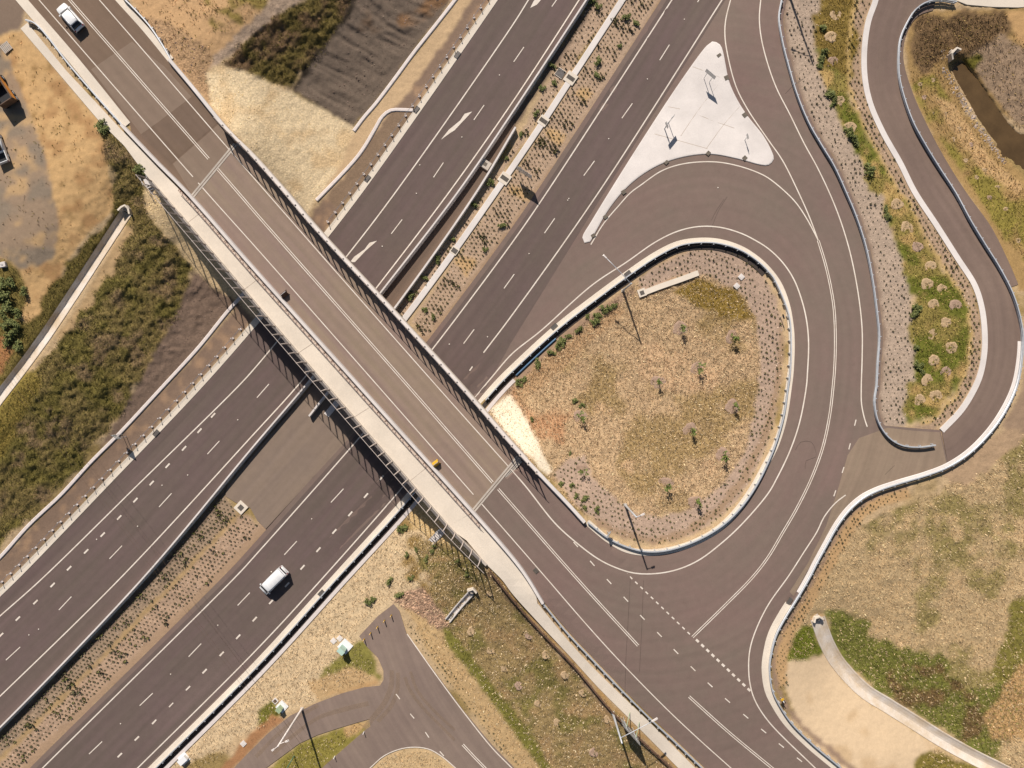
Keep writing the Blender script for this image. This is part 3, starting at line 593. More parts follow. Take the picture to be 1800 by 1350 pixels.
for (x, y), pr in zip([(878,132),(812,241),(738,290),(672,433),(732,340),(1203,34),(1138,139),(1070,244),(1000,349),(930,446),(857,592),(790,605),(418,738),(330,835),(285,853),(242,925),(170,948),(68,1106),(51,1116),(383,1099),(300,1185),(212,1272),(548,912),(477,1005),(1262,330),(998,352)], [rd_nc]*5+[rd_e]*7+[rd_nc]*7+[rd_e]*7):
    w0 = Vector(G(x, y, .085)); link('road_stud', stud_me, pr, w0-ORG[pr], (0,0,.8))
# pits (drain grates) on strips and kerbs
def pit(px, py, ang, s=1.5, gs=(.9,.6), label='', zt=.2, zf=None, frame=True):
    z = float((zf or H)(px, py)); t = thing('drain_pit', label, 'drain pit', W(px, py, z), ang)
    if frame: MB().box(-s/2, s/2, -s/2, s/2, -.2, zt, .03).build('concrete_surround', M['conc'], t)
    g = MB().box(-gs[0]/2, gs[0]/2, -gs[1]/2, gs[1]/2, zt, zt+.012).build('grate', M['dsteel'], t)
    b = MB()
    for i in range(7):
        x = -gs[0]/2+gs[0]*(i+.5)/7; b.box(x-.028, x+.028, -gs[1]/2, gs[1]/2, zt+.012, zt+.04)
    for e in (-1, 1): b.box(-gs[0]/2, gs[0]/2, e*gs[1]/2-.03, e*gs[1]/2+.03, zt+.013, zt+.045)
    b.build('grate_bars', M['grate'], g)
pit(1003,138, R(55), 1.9, (.7,1.3), 'square drain pit nearest the top of the pale median strip')
pit(955,213, R(55), 1.6, (.7,1.3), 'drain pit on the median strip, second down from the top')
pit(887,314, R(55), 1.8, (.7,1.3), 'drain pit on the median strip, third down from the top')
pit(799,441, R(55), 1.3, (.8,.9), 'drain pit on the median strip closest to the bridge')
pit(424,892, R(47), 1.75, (.85,.75), 'lone drain pit with wide pale surround at the edge of the median crossover')
pit(985,129, R(55), 1.5, (1.3,1.3), 'plain grey pit cover beside the top median drain pit', .12)
for p, a, l in (((1103,481),38,'kerb inlet grate under the street light arm on the loop ramp'),((974,574),42,'kerb inlet grate beside the blue strip on the loop ramp'),((565,1042),46,'kerb inlet grate on the motorway verge near the white van'),((1387,1056),58,'kerb inlet grate where the outer kerb of the link road begins'),((732,193),52,'kerb inlet grate at the end of the short white gravel strip'),((804,97),54,'kerb inlet grate on the motorway kerb near the top edge'),((646,314),52,'kerb inlet grate on the motorway kerb just above the bridge'),((275,761),47,'kerb inlet grate on the motorway kerb near the roadside sign')):
    pit(p[0], p[1], R(a), 1, (1.15,.62), l, .16, None, False)
pit(942,1003, R(-50), 1, (.8,.6), 'square cover on the footpath at the lower end of the bridge', .115, ZR, False)

# ------------------------------------------------------------------ bridge
bc = W(622, 580, DZ)
br = thing('road_bridge', 'long road bridge carrying two lanes and a footpath over the motorway', 'bridge', (bc[0], bc[1], 0))
DK = [(314,378)]+sub(off(SWF, 4), 0, BL)+[(806,936),(918,806)]+list(reversed(sub(off(NEB, -1), 0, BL)))+[(422,246)]
zd = lambda a, b: DZ+0*np.asarray(a, float)
patch('deck_slab', DK, M['concg'], dz=-.02, zf=zd, parent=br, step=60, skirt=1.6)
dk = patch('deck_surface', P_DECK, M['deck'], dz=.06, zf=zd, guide=BC, parent=br, step=14)
patch('footpath_slab', [(334,352)]+sub(off(SWB, 3), 6, BL-4)+[(829,902),(786,926)]+list(reversed(sub(off(SWF, -1), 8, BL-12)))+[(318,381)], M['conc'], dz=.1, zf=zd, parent=br, step=30, skirt=.15)
for t_ in (40, 190, 340, 490, 640):
    pa = min(sub(off(SWB, 5), 0, BL), key=lambda p: abs((p[0]-BA[0])*BD[0]+(p[1]-BA[1])*BD[1]-t_)); pb = min(sub(off(SWF, -1), 0, BL), key=lambda p: abs((p[0]-BA[0])*BD[0]+(p[1]-BA[1])*BD[1]-t_))
    sweep('footpath_joint', [pa, pb], [(-.05,.107),(.05,.107)], M['joint'], br, zd)
for a, b in (((339,345),(414,254)),((833,897),(911,803))):
    j = slab('expansion_joint', [a, b], -.33, .33, M['concg'], br, top=.1, bot=0, zf=zd); slab('seal', [a, b], -.05, .05, M['rusty'], j, top=.105, bot=.05, zf=zd)
seg = lambda path, lo, hi: [p for p in path if lo < p[0] < hi]
line(R3[cut:cut2+1], .15, dk, zd, .08)
dline(seg(BC, 378, 868), dk, zd, .08); line(seg(BS, 345, 834), .15, dk, zd, .08)
b1 = sweep('concrete_barrier', off(SWB, 0), [(-.27,0),(-.2,.85),(.2,.85),(.25,0)], M['conc2'], br, ZR, True)
b2 = sweep('concrete_barrier', off(NEB, 4), [(-.36,-.3),(-.36,.85),(.12,.85),(.3,0)], M['conc2'], br, ZR, True)
# low pedestrian handrail behind the near barrier
tr = [p for p in off(SWB, 5) if 318 < p[0] < 846]
h2 = sweep('handrail', tr, [(.02,1.1),(-.02,1.14),(.02,1.18),(.06,1.14)], M['rail'], br, ZR, True)
sweep('lower_rail', tr, [(.30,.72),(.26,.76),(.30,.80),(.34,.76)], M['rail'], h2, ZR, True)
pm = MB().box(-.04,.04,-.34,.0,.1,.16).box(-.03,.03,-.06,.0,.1,1.12).box(-.03,.03,-.34,-.03,.7,.78).data('rail_post', M['rusty'])
for p, a in along(tr, 1.78, ZR): link('rail_post', pm, h2, p-ORG[br], (0,0,a))
# safety screens on both edges
def screen(tr, base, lean, sg, solid, top):
    """posts and mesh panels on an edge; offsets are to the right of travel, sg turns them outwards"""
    ss = sweep('safety_screen', tr, [(sg*(lean-.035),top-.05),(sg*(lean-.035),top),(sg*(lean+.035),top),(sg*(lean+.035),top-.05)], M['frame'], br, ZR, True)
    pm = MB().tube([(0,-sg*base,.2),(0,-sg*(base+.02),solid),(0,-sg*(base+(lean-base)*.5),(solid+top)/2),(0,-sg*lean,top)], [.11,.11,.1,.09], 5).data('screen_post', M['frame'])
    pl = along(tr, 1.86, ZR)
    for p, a in pl: link('screen_post', pm, ss, p-ORG[br], (0,0,a))
    for (p, a), (q, b) in zip(pl[:-1], pl[1:]):
        def pt(r_, g_, o_, z_): return (r_.x+math.sin(g_)*o_*sg, r_.y-math.cos(g_)*o_*sg, r_.z+z_)
        lo = []; hi = []
        for k in range(5):
            f_ = k/4; r_ = p.lerp(q, f_); g_ = a; zt = solid-.3*(1-(2*f_-1)**2)
            lo += [pt(r_, g_, base+.03, .3), pt(r_, g_, base+.03, zt)]
            hi += [pt(r_, g_, base+.03, zt), pt(r_, g_, lean, top-.05)]
        fs = [(2*k, 2*k+2, 2*k+3, 2*k+1) for k in range(4)]
        mk('mesh_panel', hi, fs, M['mesh'], ss); mk('lower_panel', lo, fs, M['mesh2'], ss)
    return ss
s1 = screen([p for p in SWF if p[0] > 266], .05, .40, 1, 2.4, 4.3)
sweep('screen_kerb', [p for p in SWF if p[0] > 266], [(-.08,-.5),(-.08,.32),(.3,.32),(.42,-.9)], M['concg'], s1, ZR, True)
bk_me = MB().box(-.09,.09,-.12,.3,.84,.95,.02).data('bracket', M['dsteel'])
for p, a in along([p for p in off(NEB, 6) if 392 < p[0] < 948], 1.86, ZR): link('bracket', bk_me, b2, p-ORG[br], (0,0,a))
s2 = screen([p for p in off(NEB, 6) if 392 < p[0] < 948], 0, .25, -1, 2.3, 4.1)
# piers and abutments under the deck
for (x, y) in ((560,650),(590,622),(620,596),(650,570)):
    q = W(x, y, 0); o = np.array(q)-np.array(ORG[br])
    MB().tube([(o[0],o[1],-.3),(o[0],o[1],6.0)], .55, 14).build('pier_column', M['concg'], br)
a, b = W(548,662,DZ), W(664,556,DZ)
d = Vector((b[0]-a[0], b[1]-a[1], 0)).normalized(); nrm = Vector((-d.y, d.x, 0))
v = []
for z_ in (5.6, 6.5):
    for p in (a, b):
        for s_ in (-.7, .7): v.append((p[0]+nrm.x*s_, p[1]+nrm.y*s_, z_))
mk('headstock', v, [(0,1,3,2),(4,6,7,5),(0,2,6,4),(1,5,7,3),(0,4,5,1),(2,3,7,6)], M['concg'], br)
for a, b in (((316,376),(420,252)),((802,930),(914,808))):
    A3, B3 = W(*a, DZ), W(*b, DZ); v = []
    d = Vector((B3[0]-A3[0], B3[1]-A3[1], 0)).normalized(); nrm = Vector((-d.y, d.x, 0))*.5
    for z_ in (4.5, 7.9):
        for p in (A3, B3):
            for s_ in (-1, 1): v.append((p[0]+nrm.x*s_, p[1]+nrm.y*s_, z_))
    mk('abutment', v, [(0,1,3,2),(4,6,7,5),(0,2,6,4),(1,5,7,3),(0,4,5,1),(2,3,7,6)], M['concg'], br)

# ------------------------------------------------------------------ concrete barriers of the motorway
cb = tag(sweep('concrete_barrier', B1, [(-.32,-.1),(-.25,.2),(-.12,1.15),(.13,1.15),(.3,.15),(.42,-1.0)], M['conc2'], closedprof=True), 'continuous pale concrete barrier between the motorway lanes and the planted median', 'barrier')
cb = tag(sweep('retaining_wall', W2, [(-.2,-1.0),(-.16,1.05),(.14,1.05),(.3,-1.0)], M['conc2'], closedprof=True), 'short low concrete wall in the median running under the bridge', 'wall')
st(patch('channel_floor', [p for p in off(B1, 3) if 545 < p[0] < 905]+list(W2), M['chan'], dz=.05, guide=R1, step=8))

# ------------------------------------------------------------------ guardrails
post_me = MB().box(-.06,.06,-.08,.08,-.4,.74).data('post', M['steel']); blk_me = MB().box(-.06,.06,-.08,.08,.48,.74).data('block', M['steel'])
def guardrail(label, path, side=1, rub=True, zf=None, sp=2.0, hgt=.8, w=.17):
    q = wpath(path[:1], zf)[0]; t = thing('guardrail', label, 'guardrail', q)
    s_ = side
    sweep('beam', path, [(0,hgt-.33),(s_*w,hgt-.28),(s_*.03,hgt-.17),(s_*w,hgt-.06),(s_*w,hgt),(0,hgt),(-s_*.04,hgt-.17)], M['steel'], t, zf, True)
    if rub: sweep('rub_rail', path, [(s_*.02,.06),(s_*.07,.06),(s_*.07,hgt-.44),(s_*.02,hgt-.44)], M['steel'], t, zf, True)
    for p, a in along(path, sp, zf, .5):
        n_ = Vector((math.sin(a), -math.cos(a), 0))*(-s_)*.14
        link('post', post_me, t, p-ORG[t]+n_, (0,0,a))
    return t
kA = [i for i, p in enumerate(K3) if p[0] > 590 and p[1] < 1010]
def k3off(i0, i1, o): return off(K3, o)[i0:i1]
i1_ = min(range(len(K3)), key=lambda i: math.hypot(K3[i][0]-1388, K3[i][1]-534)); i2_ = min(range(len(K3)), key=lambda i: math.hypot(K3[i][0]-740, K3[i][1]-836))
guardrail('steel guardrail along the motorway verge in the lower left, running up under the bridge', k3off(0, i2_, 10.5), -1)
i3_ = min(range(len(K3)), key=lambda i: math.hypot(K3[i][0]-846, K3[i][1]-696))
inner = k3off(i3_, i1_-6, 10.5)+[(1383,554),(1387,604),(1385,655),(1381.5,680),(1374,730),(1361,776),(1350,804),(1328,849),(1303,886),(1273,917),(1240,939),(1202,956),(1164,966),(1127,966),(1086,953),(1062,939),(1033,916)]
guardrail('curved steel guardrail on the inside of the loop ramp', smooth(inner, 9), -1)
guardrail('steel guardrail on the outside of the link road beside the gravel planting bed', GR1, 1)
guardrail('long winding steel guardrail along the shared path and the outer kerb of the junction', GR5, 1)
guardrail('straight steel guardrail between the lower footpath and the junction', GR4, -1)
guardrail('white-looking steel guardrail with curled end beside the upper footpath', smooth([(50,40),(62,43),(78,57),(126,118),(176,176),(219,224)], 8), -1, zf=ZR)
guardrail('steel guardrail on the far side of the upper bridge approach', smooth([(200,-40),(222,0),(234,12),(267,48),(290,82),(305,108)], 8), 1, zf=ZR)
# wire rope barriers along the motorway edge
ft_me = MB().box(-.16,.16,-.16,.16,-.1,.17,.03).data('footing', M['white']); wp_me = MB().box(-.035,.035,-.035,.035,0,.95).box(-.07,.07,-.05,.05,.88,1.0).data('post', M['conc2'])
for lab, sel in (('wire rope barrier with white capped posts along the motorway below the bridge', lambda p: p[0] < 432), ('wire rope barrier with white capped posts along the motorway above the bridge', lambda p: p[0] > 575)):
    pth = [p for p in off(E1, -17) if sel(p)]; q = wpath(pth[:1])[0]; t = thing('wire_rope_barrier', lab, 'barrier', q)
    for z_ in (.5, .65, .8): sweep('rope', pth, [(.01,z_),(-.008,z_+.012),(-.008,z_-.012)], M['steel'], t, closedprof=True)
    for p, a in along(pth, 2.0):
        o = link('post', wp_me, t, p-ORG[t], (0,0,a)); link('footing', ft_me, o)

# ------------------------------------------------------------------ ground sheet: regions of soil, gravel and grass
def ring(path, a, b): return off(path, a)+list(reversed(off(path, b)))
gstripL = t2(1350,0,(400,0),(360,150),(330,350),(360,500),(420,640),(480,770),(540,900),(600,1050),(680,1130),(700,1250),(740,1350))+t2(1350,340,(800,0),(810,100),(860,270),(920,420),(960,570),(1000,750),(1010,900),(1030,1050),(1020,1200),(1030,1350))+t2(1350,680,(1000,0),(960,200),(960,255))
gstripR = t2(1350,680,(1060,255),(1180,200),(1300,60),(1330,0))+t2(1350,340,(1390,1200),(1410,950),(1390,800),(1320,660),(1250,570),(1180,450),(1100,330),(1030,180),(940,20))+t2(1350,0,(890,1330),(790,1130),(710,980),(620,780),(580,700),(555,530),(550,300),(570,150),(610,0))
GSTRIP = [(1455,-60)]+gstripL+gstripR+[(1510,-60)]
BED6 = [p for p in off(GR1, -13) if p[1] < 745]+[(1545,752),(1592,752)]+list(reversed(gstripL))+[(1455,-60)]
BED7 = gstripR+[(1510,-60),(1545,-60)]+[p for p in off(PK, 5) if p[1] < 752]+[(1640,756),(1600,756)]
LOOP = [(846,712)]+[p for p in off(K3, 21)[i3_:] if p[0] < 1390]+[(1030,925)]+list(reversed([p for p in off(NEB,-2) if p[0] > 838]))
BED5 = [(1120,490),(1160,466),(1195,448),(1230,438),(1265,438),(1300,450),(1325,467),(1345,492),(1364,525),(1374,560),(1378,604),(1374,660),(1363,735),(1346,790),(1320,842),(1290,885),(1250,922),(1200,946),(1150,956),(1100,946),(1060,925),(1020,895),(985,855),(972,832),(1000,806),(1030,800),(1042,840),(1075,870),(1112,902),(1160,908),(1212,896),(1272,850),(1312,790),(1326,720),(1337,640),(1330,570),(1310,522),(1280,502),(1240,482),(1180,490),(1130,520)]
MED1 = [(1042,-60),(1130,-60),(1090,-5),(1000,128),(880,310),(795,438),(708,560),(697,548),(845,348),(918,232),(1034,8)]
MED2 = [(1140,-60),(1190,-60),(1155,8),(1118,70),(1075,138),(1030,205),(985,272),(943,330),(897,398),(848,462),(800,530),(748,592),(724,565),(800,455),(890,325),(960,222),(1010,140),(1100,-5)]
YL = smooth([(420,903),(365,962),(315,1015),(252,1080),(222,1111),(156,1181),(83,1252),(0,1335),(-50,1385)])
BED3 = [p for p in off(B1, 10) if -50 < p[0] < 395]+off(YL, 4)
BED4 = list(reversed(off(YL, -4)))+[(432,903),(456,925)]+list(reversed([p for p in off(R1, -29) if p[0] < 440]))
STONE1 = [(362,130),(372,116),(400,116),(450,133),(510,163),(565,190),(622,226),(600,290),(560,346),(540,376),(470,296),(403,226),(372,185)]
STONE2 = [(250,335),(256,365),(272,395),(305,428),(335,466),(375,505),(415,530),(450,565),(475,596),(470,560),(420,500),(340,405),(290,350),(268,325)]
STONE3 = [(897,692),(912,715),(942,770),(969,828),(962,838),(905,776),(862,722)]
STONE4 = [(712,880),(745,880),(780,905),(810,940),(852,985),(835,988),(800,960),(760,950),(722,925)]
DARK1 = [(386,111),(450,65),(520,14),(552,-30),(640,-40),(610,35),(575,75),(540,120),(517,160),(450,133),(400,116)]
ROCKY = [(640,-40),(830,-60),(795,0),(760,45),(735,80),(690,140),(655,184),(620,224),(566,190),(517,160),(540,120),(575,75),(612,32)]
DARK2 = [(175,213),(195,220),(218,260),(250,300),(245,325),(262,350),(282,392),(330,440),(350,470),(335,486),(300,565),(265,622),(236,680),(208,728),(165,785),(105,862),(50,910),(0,958),(-60,1010),(-60,790),(0,745),(60,668),(110,595),(160,540),(200,470),(232,400),(205,365),(190,300),(184,262)]
MULCH2 = [(350,470),(385,500),(420,523),(400,548),(350,610),(286,680),(209,763),(170,795),(210,730),(240,682),(268,625),(303,567),(337,487)]
DIRT1 = [(-60,60),(0,62),(36,52),(126,156),(171,209),(184,240),(190,300),(205,362),(165,400),(120,455),(92,520),(60,575),(38,560),(45,515),(20,460),(-60,440)]
YARD = [(-60,95),(0,75),(15,85),(25,130),(50,190),(75,260),(92,340),(106,400),(92,455),(40,475),(20,460),(0,450),(-60,450)]
PADB = [(1384,1160),(1420,1160),(1455,1148),(1478,1192),(1512,1226),(1600,1282),(1650,1312),(1622,1332),(1610,1380),(1500,1380),(1440,1312),(1396,1252),(1380,1210)]
FIELD = [(1420,1010),(1480,950),(1560,900),(1650,868),(1720,840),(1800,770),(1900,700),(1900,1450),(1700,1450),(1600,1380),(1455,1150),(1390,1160),(1372,1120)]
PONDP = [(1680,111),(1697,121),(1728,161),(1758,201),(1783,224),(1850,235),(1850,345),(1800,312),(1778,290),(1753,252),(1728,217),(1703,171),(1684,133)]
SLOPE = [(870,1000),(905,1060),(1000,1165),(1076,1252),(1190,1360),(1250,1420),(1000,1420),(920,1300),(850,1200),(800,1120),(760,1050),(730,960),(790,950),(840,990)]
reg = []   # (polygon, colour, speckle, stone, furrow/rough relief, noise mask or None)
def rg_(poly, rgb, amp=.3, stone=0, rel=.04, nm=None): reg.append((poly, C(*rgb), amp, stone, rel, nm))
ALL = [(-9000,-9000),(9000,-9000),(9000,9000),(-9000,9000)]
rg_(ALL, (204,176,138), .42, 0, .05)
rg_(ALL, (164,140,92), .5, 0, .06, (90, .56, .66))
# left yard and dirt
rg_([(-100,-100),(40,-100),(50,0),(36,48),(0,62),(-100,80)], (142,122,106), .12, 0, .01)
rg_(DIRT1, (218,178,126), .2, 0, .04); rg_(DIRT1, (192,150,104), .16, 0, .03, (26, .58, .68)); rg_(DIRT1, (172,138,92), .3, 0, .03, (12, .68, .75))
rg_(YARD, (170,146,122), .14, 0, .02); rg_(YARD, (152,136,118), .16, 0, .02, (38, .5, .62)); rg_(YARD, (202,168,126), .15, 0, .02, (30, .6, .7))
rg_([(-60,450),(20,462),(46,515),(38,560),(60,575),(40,632),(0,690),(-60,740)], (132,116,66), .5, 0, .1); rg_([(-60,590),(12,590),(22,620),(5,655),(-60,680)], (190,138,92), .2)
rg_([(205,365),(222,372),(180,440),(130,516),(80,590),(40,645),(30,640),(45,600),(60,560),(92,500),(120,455),(165,405)], (118,104,58), .5, 0, .12)
rg_([(232,380),(246,395),(215,455),(160,550),(110,600),(98,592),(150,520),(190,450)], (196,164,122), .3)
rg_(DARK2, (142,124,78), .62, 0, .16); rg_(DARK2, (128,116,64), .6, 0, .18, (42, .48, .6)); rg_(DARK2, (152,128,94), .5, 0, .14, (30, .58, .68))
rg_([(-60,700),(40,650),(70,660),(45,740),(0,810),(-60,860)], (156,136,72), .45, 0, .08)
rg_(MULCH2, (138,116,100), .4, 0, .08); rg_([(345,468),(390,470),(440,520),(425,540),(390,520)], (110,92,80), .5, .3, .1)
v1 = off(E1, -12); rg_(v1+list(reversed(off(E1, -48))), (148,124,106), .2, 0, .01); rg_(v1+list(reversed(off(E1, -48))), (178,146,118), .2, 0, .01, (16, .6, .7))
# top
rg_([(205,-60),(520,-60),(505,-20),(455,25),(380,95),(362,130),(372,185),(403,226),(340,150),(300,100),(250,40)], (213,173,128), .26, 0, .04)
rg_([(330,-60),(520,-60),(455,25),(400,75),(380,60),(360,20)], (150,130,74), .45, 0, .08, (24, .52, .6))
rg_([(250,30),(300,40),(370,90),(372,180),(340,150),(300,100)], (196,160,122), .4, .5, .05)
rg_([(365,125),(388,110),(450,66),(525,10),(560,-40),(505,-40),(460,20),(400,75),(376,98)], (196,170,146), .3, .25, .04)
rg_(DARK1, (126,110,64), .6, 0, .16); rg_(DARK1, (134,108,80), .5, 0, .14, (34, .5, .6)); rg_(ROCKY, (128,112,98), .3, 0, .04)
rg_([(640,-40),(830,-60),(795,0),(740,40),(680,60),(600,50)], (140,108,80), .4, 0, .1, (40, .45, .6))
rg_([(517,165),(545,118),(580,72),(615,30),(645,-40),(632,-40),(600,35),(565,80),(530,125),(512,160)], (74,64,54), .3, 0, .05)
rg_([(622,230),(660,185),(700,135),(770,45),(805,0),(840,-50),(858,-50),(830,0),(780,75),(720,160),(680,205),(640,260),(600,320),(560,350),(590,300)], (218,186,146), .25, 0, .03)
rg_([(724,194),(690,196),(640,268),(575,345),(590,365),(625,345),(740,192)], (150,126,104), .2, .1, .02)
rg_(STONE1, (252,226,184), .12, .4, .03); rg_(STONE1, (240,208,162), .12, .4, .03, (40, .58, .7)); rg_(STONE2, (248,216,168), .12, .4, .03);
# median
rg_(off(R1, -14)+list(reversed(off(R1, -32))), (182,152,124), .2, 0, .01)
for b in (MED1, MED2): rg_(b, (196,168,142), .34, .15, .05)
for b in (BED3,): rg_(b, (172,148,124), .36, .15, .05)
rg_(BED4, (194,164,138), .34, .15, .05)
rg_(ring(YL, -4, 4), (184,154,112), .3, 0, .05)
rg_([(1022,150),(1045,165),(1030,182),(1008,165)], (208,172,126), .25); rg_([(965,222),(998,238),(985,258),(958,238)], (208,172,126), .25); rg_([(896,324),(935,336),(943,352),(920,352),(895,340)], (208,172,126), .25); rg_([(800,448),(838,458),(822,488),(800,462)], (208,172,126), .25)
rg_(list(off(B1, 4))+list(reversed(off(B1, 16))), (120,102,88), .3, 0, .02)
# loop interior
rg_(LOOP, (200,170,133), .6, 0, .09); rg_(LOOP, (174,147,103), .55, 0, .08, (70, .52, .64)); rg_(LOOP, (210,176,138), .45, 0, .05, (48, .6, .7))
rg_([(895,690),(960,640),(1000,690),(1000,790),(950,770)], (194,150,112), .5, 0, .06, (50, .45, .65))
rg_([(905,690),(930,655),(1010,590),(1080,535),(1100,545),(1000,640),(920,705)], (188,154,116), .35)
rg_([(846,712),(900,660),(980,590),(1045,545),(1110,505),(1118,515),(1040,565),(980,608),(905,680),(868,716)], (168,140,116), .2)
rg_(BED5, (188,162,142), .3, .2, .05); rg_([(1370,560),(1380,604),(1372,680),(1352,765),(1310,850),(1265,905),(1200,945),(1150,957),(1090,945),(1050,925),(1040,905),(1090,932),(1150,945),(1200,932),(1258,892),(1300,840),(1340,760),(1362,680)], (170,142,116), .2, 0, .01)
rg_([(1180,505),(1240,495),(1310,530),(1330,560),(1280,560),(1210,525)], (150,124,64), .5, 0, .08)
# right beds
rg_(ring(GR1, -6, -14), (150,128,112), .2, 0, .01); rg_(BED6, (192,170,150), .26, .25, .05); rg_(BED7, (186,158,132), .34, .15, .05)
rg_(GSTRIP, (152,136,76), .45, 0, .08); rg_(GSTRIP, (116,118,50), .4, 0, .1, (36, .42, .55)); rg_(GSTRIP, (196,164,106), .35, 0, .04, (22, .6, .68))
rg_([(1435,-60),(1510,-60),(1500,60),(1490,130),(1440,120),(1434,80)], (140,118,62), .5, 0, .08)
rg_(ring([p for p in gstripR if True], 0, 5), (206,174,116), .2, 0, .02)
rg_([(1600,20),(1900,10),(1900,260),(1760,200),(1690,105),(1670,120),(1700,200),(1900,420),(1900,560),(1790,510),(1740,400),(1660,285),(1600,160),(1590,90)], (176,144,96), .4, 0, .06)
rg_([(1600,150),(1640,130),(1700,220),(1780,330),(1850,420),(1850,520),(1760,410),(1690,300),(1630,215)], (150,136,68), .42, 0, .08, (34, .38, .52))
rg_([(1610,30),(1680,20),(1760,25),(1770,55),(1735,95),(1690,100),(1660,85),(1640,130),(1605,120),(1595,80)], (134,108,78), .5, 0, .1)
rg_([(1700,100),(1760,60),(1790,80),(1900,120),(1900,230),(1790,220),(1740,160)], (172,146,120), .36, .2, .06); rg_([(1770,20),(1900,14),(1900,110),(1790,75)], (206,166,116), .2)
rg_([(1690,105),(1720,95),(1730,115),(1710,130)], (120,112,50), .5, 0, .1)
rg_([(1640,165),(1672,180),(1740,275),(1800,330),(1790,345),(1725,300),(1665,215)], (206,170,122), .25, 0, .03)
rg_([(1592,760),(1650,758),(1700,800),(1760,760),(1810,690),(1900,640),(1900,760),(1760,850),(1680,860)], (190,160,128), .3)
rg_([(1900,540),(1815,545),(1806,640),(1790,700),(1760,750),(1800,760),(1900,660)], (166,140,116), .2)
# field bottom right
rg_(FIELD, (204,176,134), .5, 0, .07); rg_(FIELD, (162,145,94), .45, 0, .08, (60, .5, .62)); rg_(FIELD, (212,182,138), .4, 0, .05, (44, .62, .72))
rg_([(1450,1080),(1500,1080),(1560,1130),(1650,1160),(1700,1210),(1760,1200),(1800,1130),(1900,1080),(1900,1170),(1800,1240),(1760,1300),(1740,1330),(1650,1280),(1560,1225),(1500,1180),(1465,1130)], (132,132,66), .55, 0, .12)
rg_([(1550,1160),(1640,1170),(1720,1220),(1760,1300),(1740,1330),(1650,1280),(1560,1225)], (130,106,70), .55, 0, .16, (30, .5, .6))
rg_([(1780,1050),(1900,1010),(1900,1180),(1760,1210),(1740,1190)], (142,132,68), .45, 0, .08)
rg_([(1790,1170),(1900,1150),(1900,1300),(1740,1300),(1730,1260)], (204,168,118), .3)
rg_([(1415,1090),(1438,1100),(1450,1130),(1462,1150),(1420,1164),(1386,1165),(1390,1115)], (122,128,48), .45, 0, .1)
rg_(PADB, (230,202,166), .14, 0, .02); rg_(PADB, (214,184,146), .14, 0, .02, (34, .55, .68)); rg_([(1600,1360),(1620,1330),(1660,1320),(1720,1345),(1740,1400),(1590,1400)], (138,124,62), .5, 0, .1)
g5 = [p for p in GR5 if p[1] > 845 and p[0] < 1700]
rg_(off(g5, -6)+list(reversed(off(g5, -14))), (162,136,116), .2, 0, .01); ps = [p for p in g5 if p[1] < 1215]
BED8 = off(ps, -13)+list(reversed(off(ps, -31))); rg_(BED8, (206,168,122), .25, 0, .03)
# bottom centre
rg_([(580,1060),(700,900),(760,960),(800,1060),(760,1070),(700,1060),(640,1110),(660,1160),(640,1200),(500,1250),(440,1290),(340,1340),(260,1400),(240,1400),(470,1170)], (218,192,154), .45, 0, .06)
rg_([(700,905),(740,940),(800,1000),(830,1060),(780,1080),(700,1000)], (160,132,84), .5, 0, .08, (22, .45, .55))
rg_([(640,1120),(665,1150),(672,1190),(600,1210),(560,1190),(600,1150)], (140,132,70), .45, 0, .1); rg_([(540,1200),(620,1170),(670,1195),(600,1218),(560,1230)], (200,168,124), .35)
rg_([(455,1240),(480,1235),(490,1260),(470,1290),(450,1275)], (128,124,56), .45, 0, .1); rg_([(440,1290),(480,1255),(500,1262),(470,1290),(430,1330),(400,1360),(380,1360)], (176,130,92), .3)
rg_([(525,1308),(558,1293),(601,1279),(648,1265),(650,1278),(600,1322),(566,1350),(516,1400),(430,1400),(488,1336)], (150,138,70), .42, 0, .09); rg_([(600,1280),(648,1266),(646,1278),(610,1300)], (204,168,118), .3)
rg_([(620,1400),(652,1350),(678,1328),(715,1314),(752,1317),(778,1331),(800,1352),(830,1400)], (214,184,140), .4)
rg_(SLOPE, (168,144,100), .5, 0, .09); rg_(SLOPE, (138,126,74), .5, 0, .1, (30, .5, .6)); rg_(SLOPE, (176,146,104), .4, 0, .06, (26, .62, .7))
rg_([(700,1060),(720,1080),(760,1160),(830,1250),(905,1350),(950,1400),(1010,1400),(940,1300),(860,1200),(800,1120),(770,1080),(740,1050)], (204,172,126), .32)
rg_([(775,1095),(800,1115),(860,1195),(940,1298),(1000,1400),(985,1400),(920,1310),(840,1200),(780,1125)], (132,126,62), .4, 0, .08)
rg_([(560,1225),(600,1212),(640,1200),(668,1196),(668,1203),(600,1218)], (196,158,112), .3)
rg_([(690,1060),(715,1040),(745,1035),(775,1075),(792,1100),(770,1105),(730,1075)], (190,156,130), .35, .8, .08)
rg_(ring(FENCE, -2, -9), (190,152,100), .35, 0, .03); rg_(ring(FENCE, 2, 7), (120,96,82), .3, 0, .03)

rg_(STONE3, (250,234,208), .08, .25, .03); rg_(STONE4, (226,192,138), .15, .4, .06)

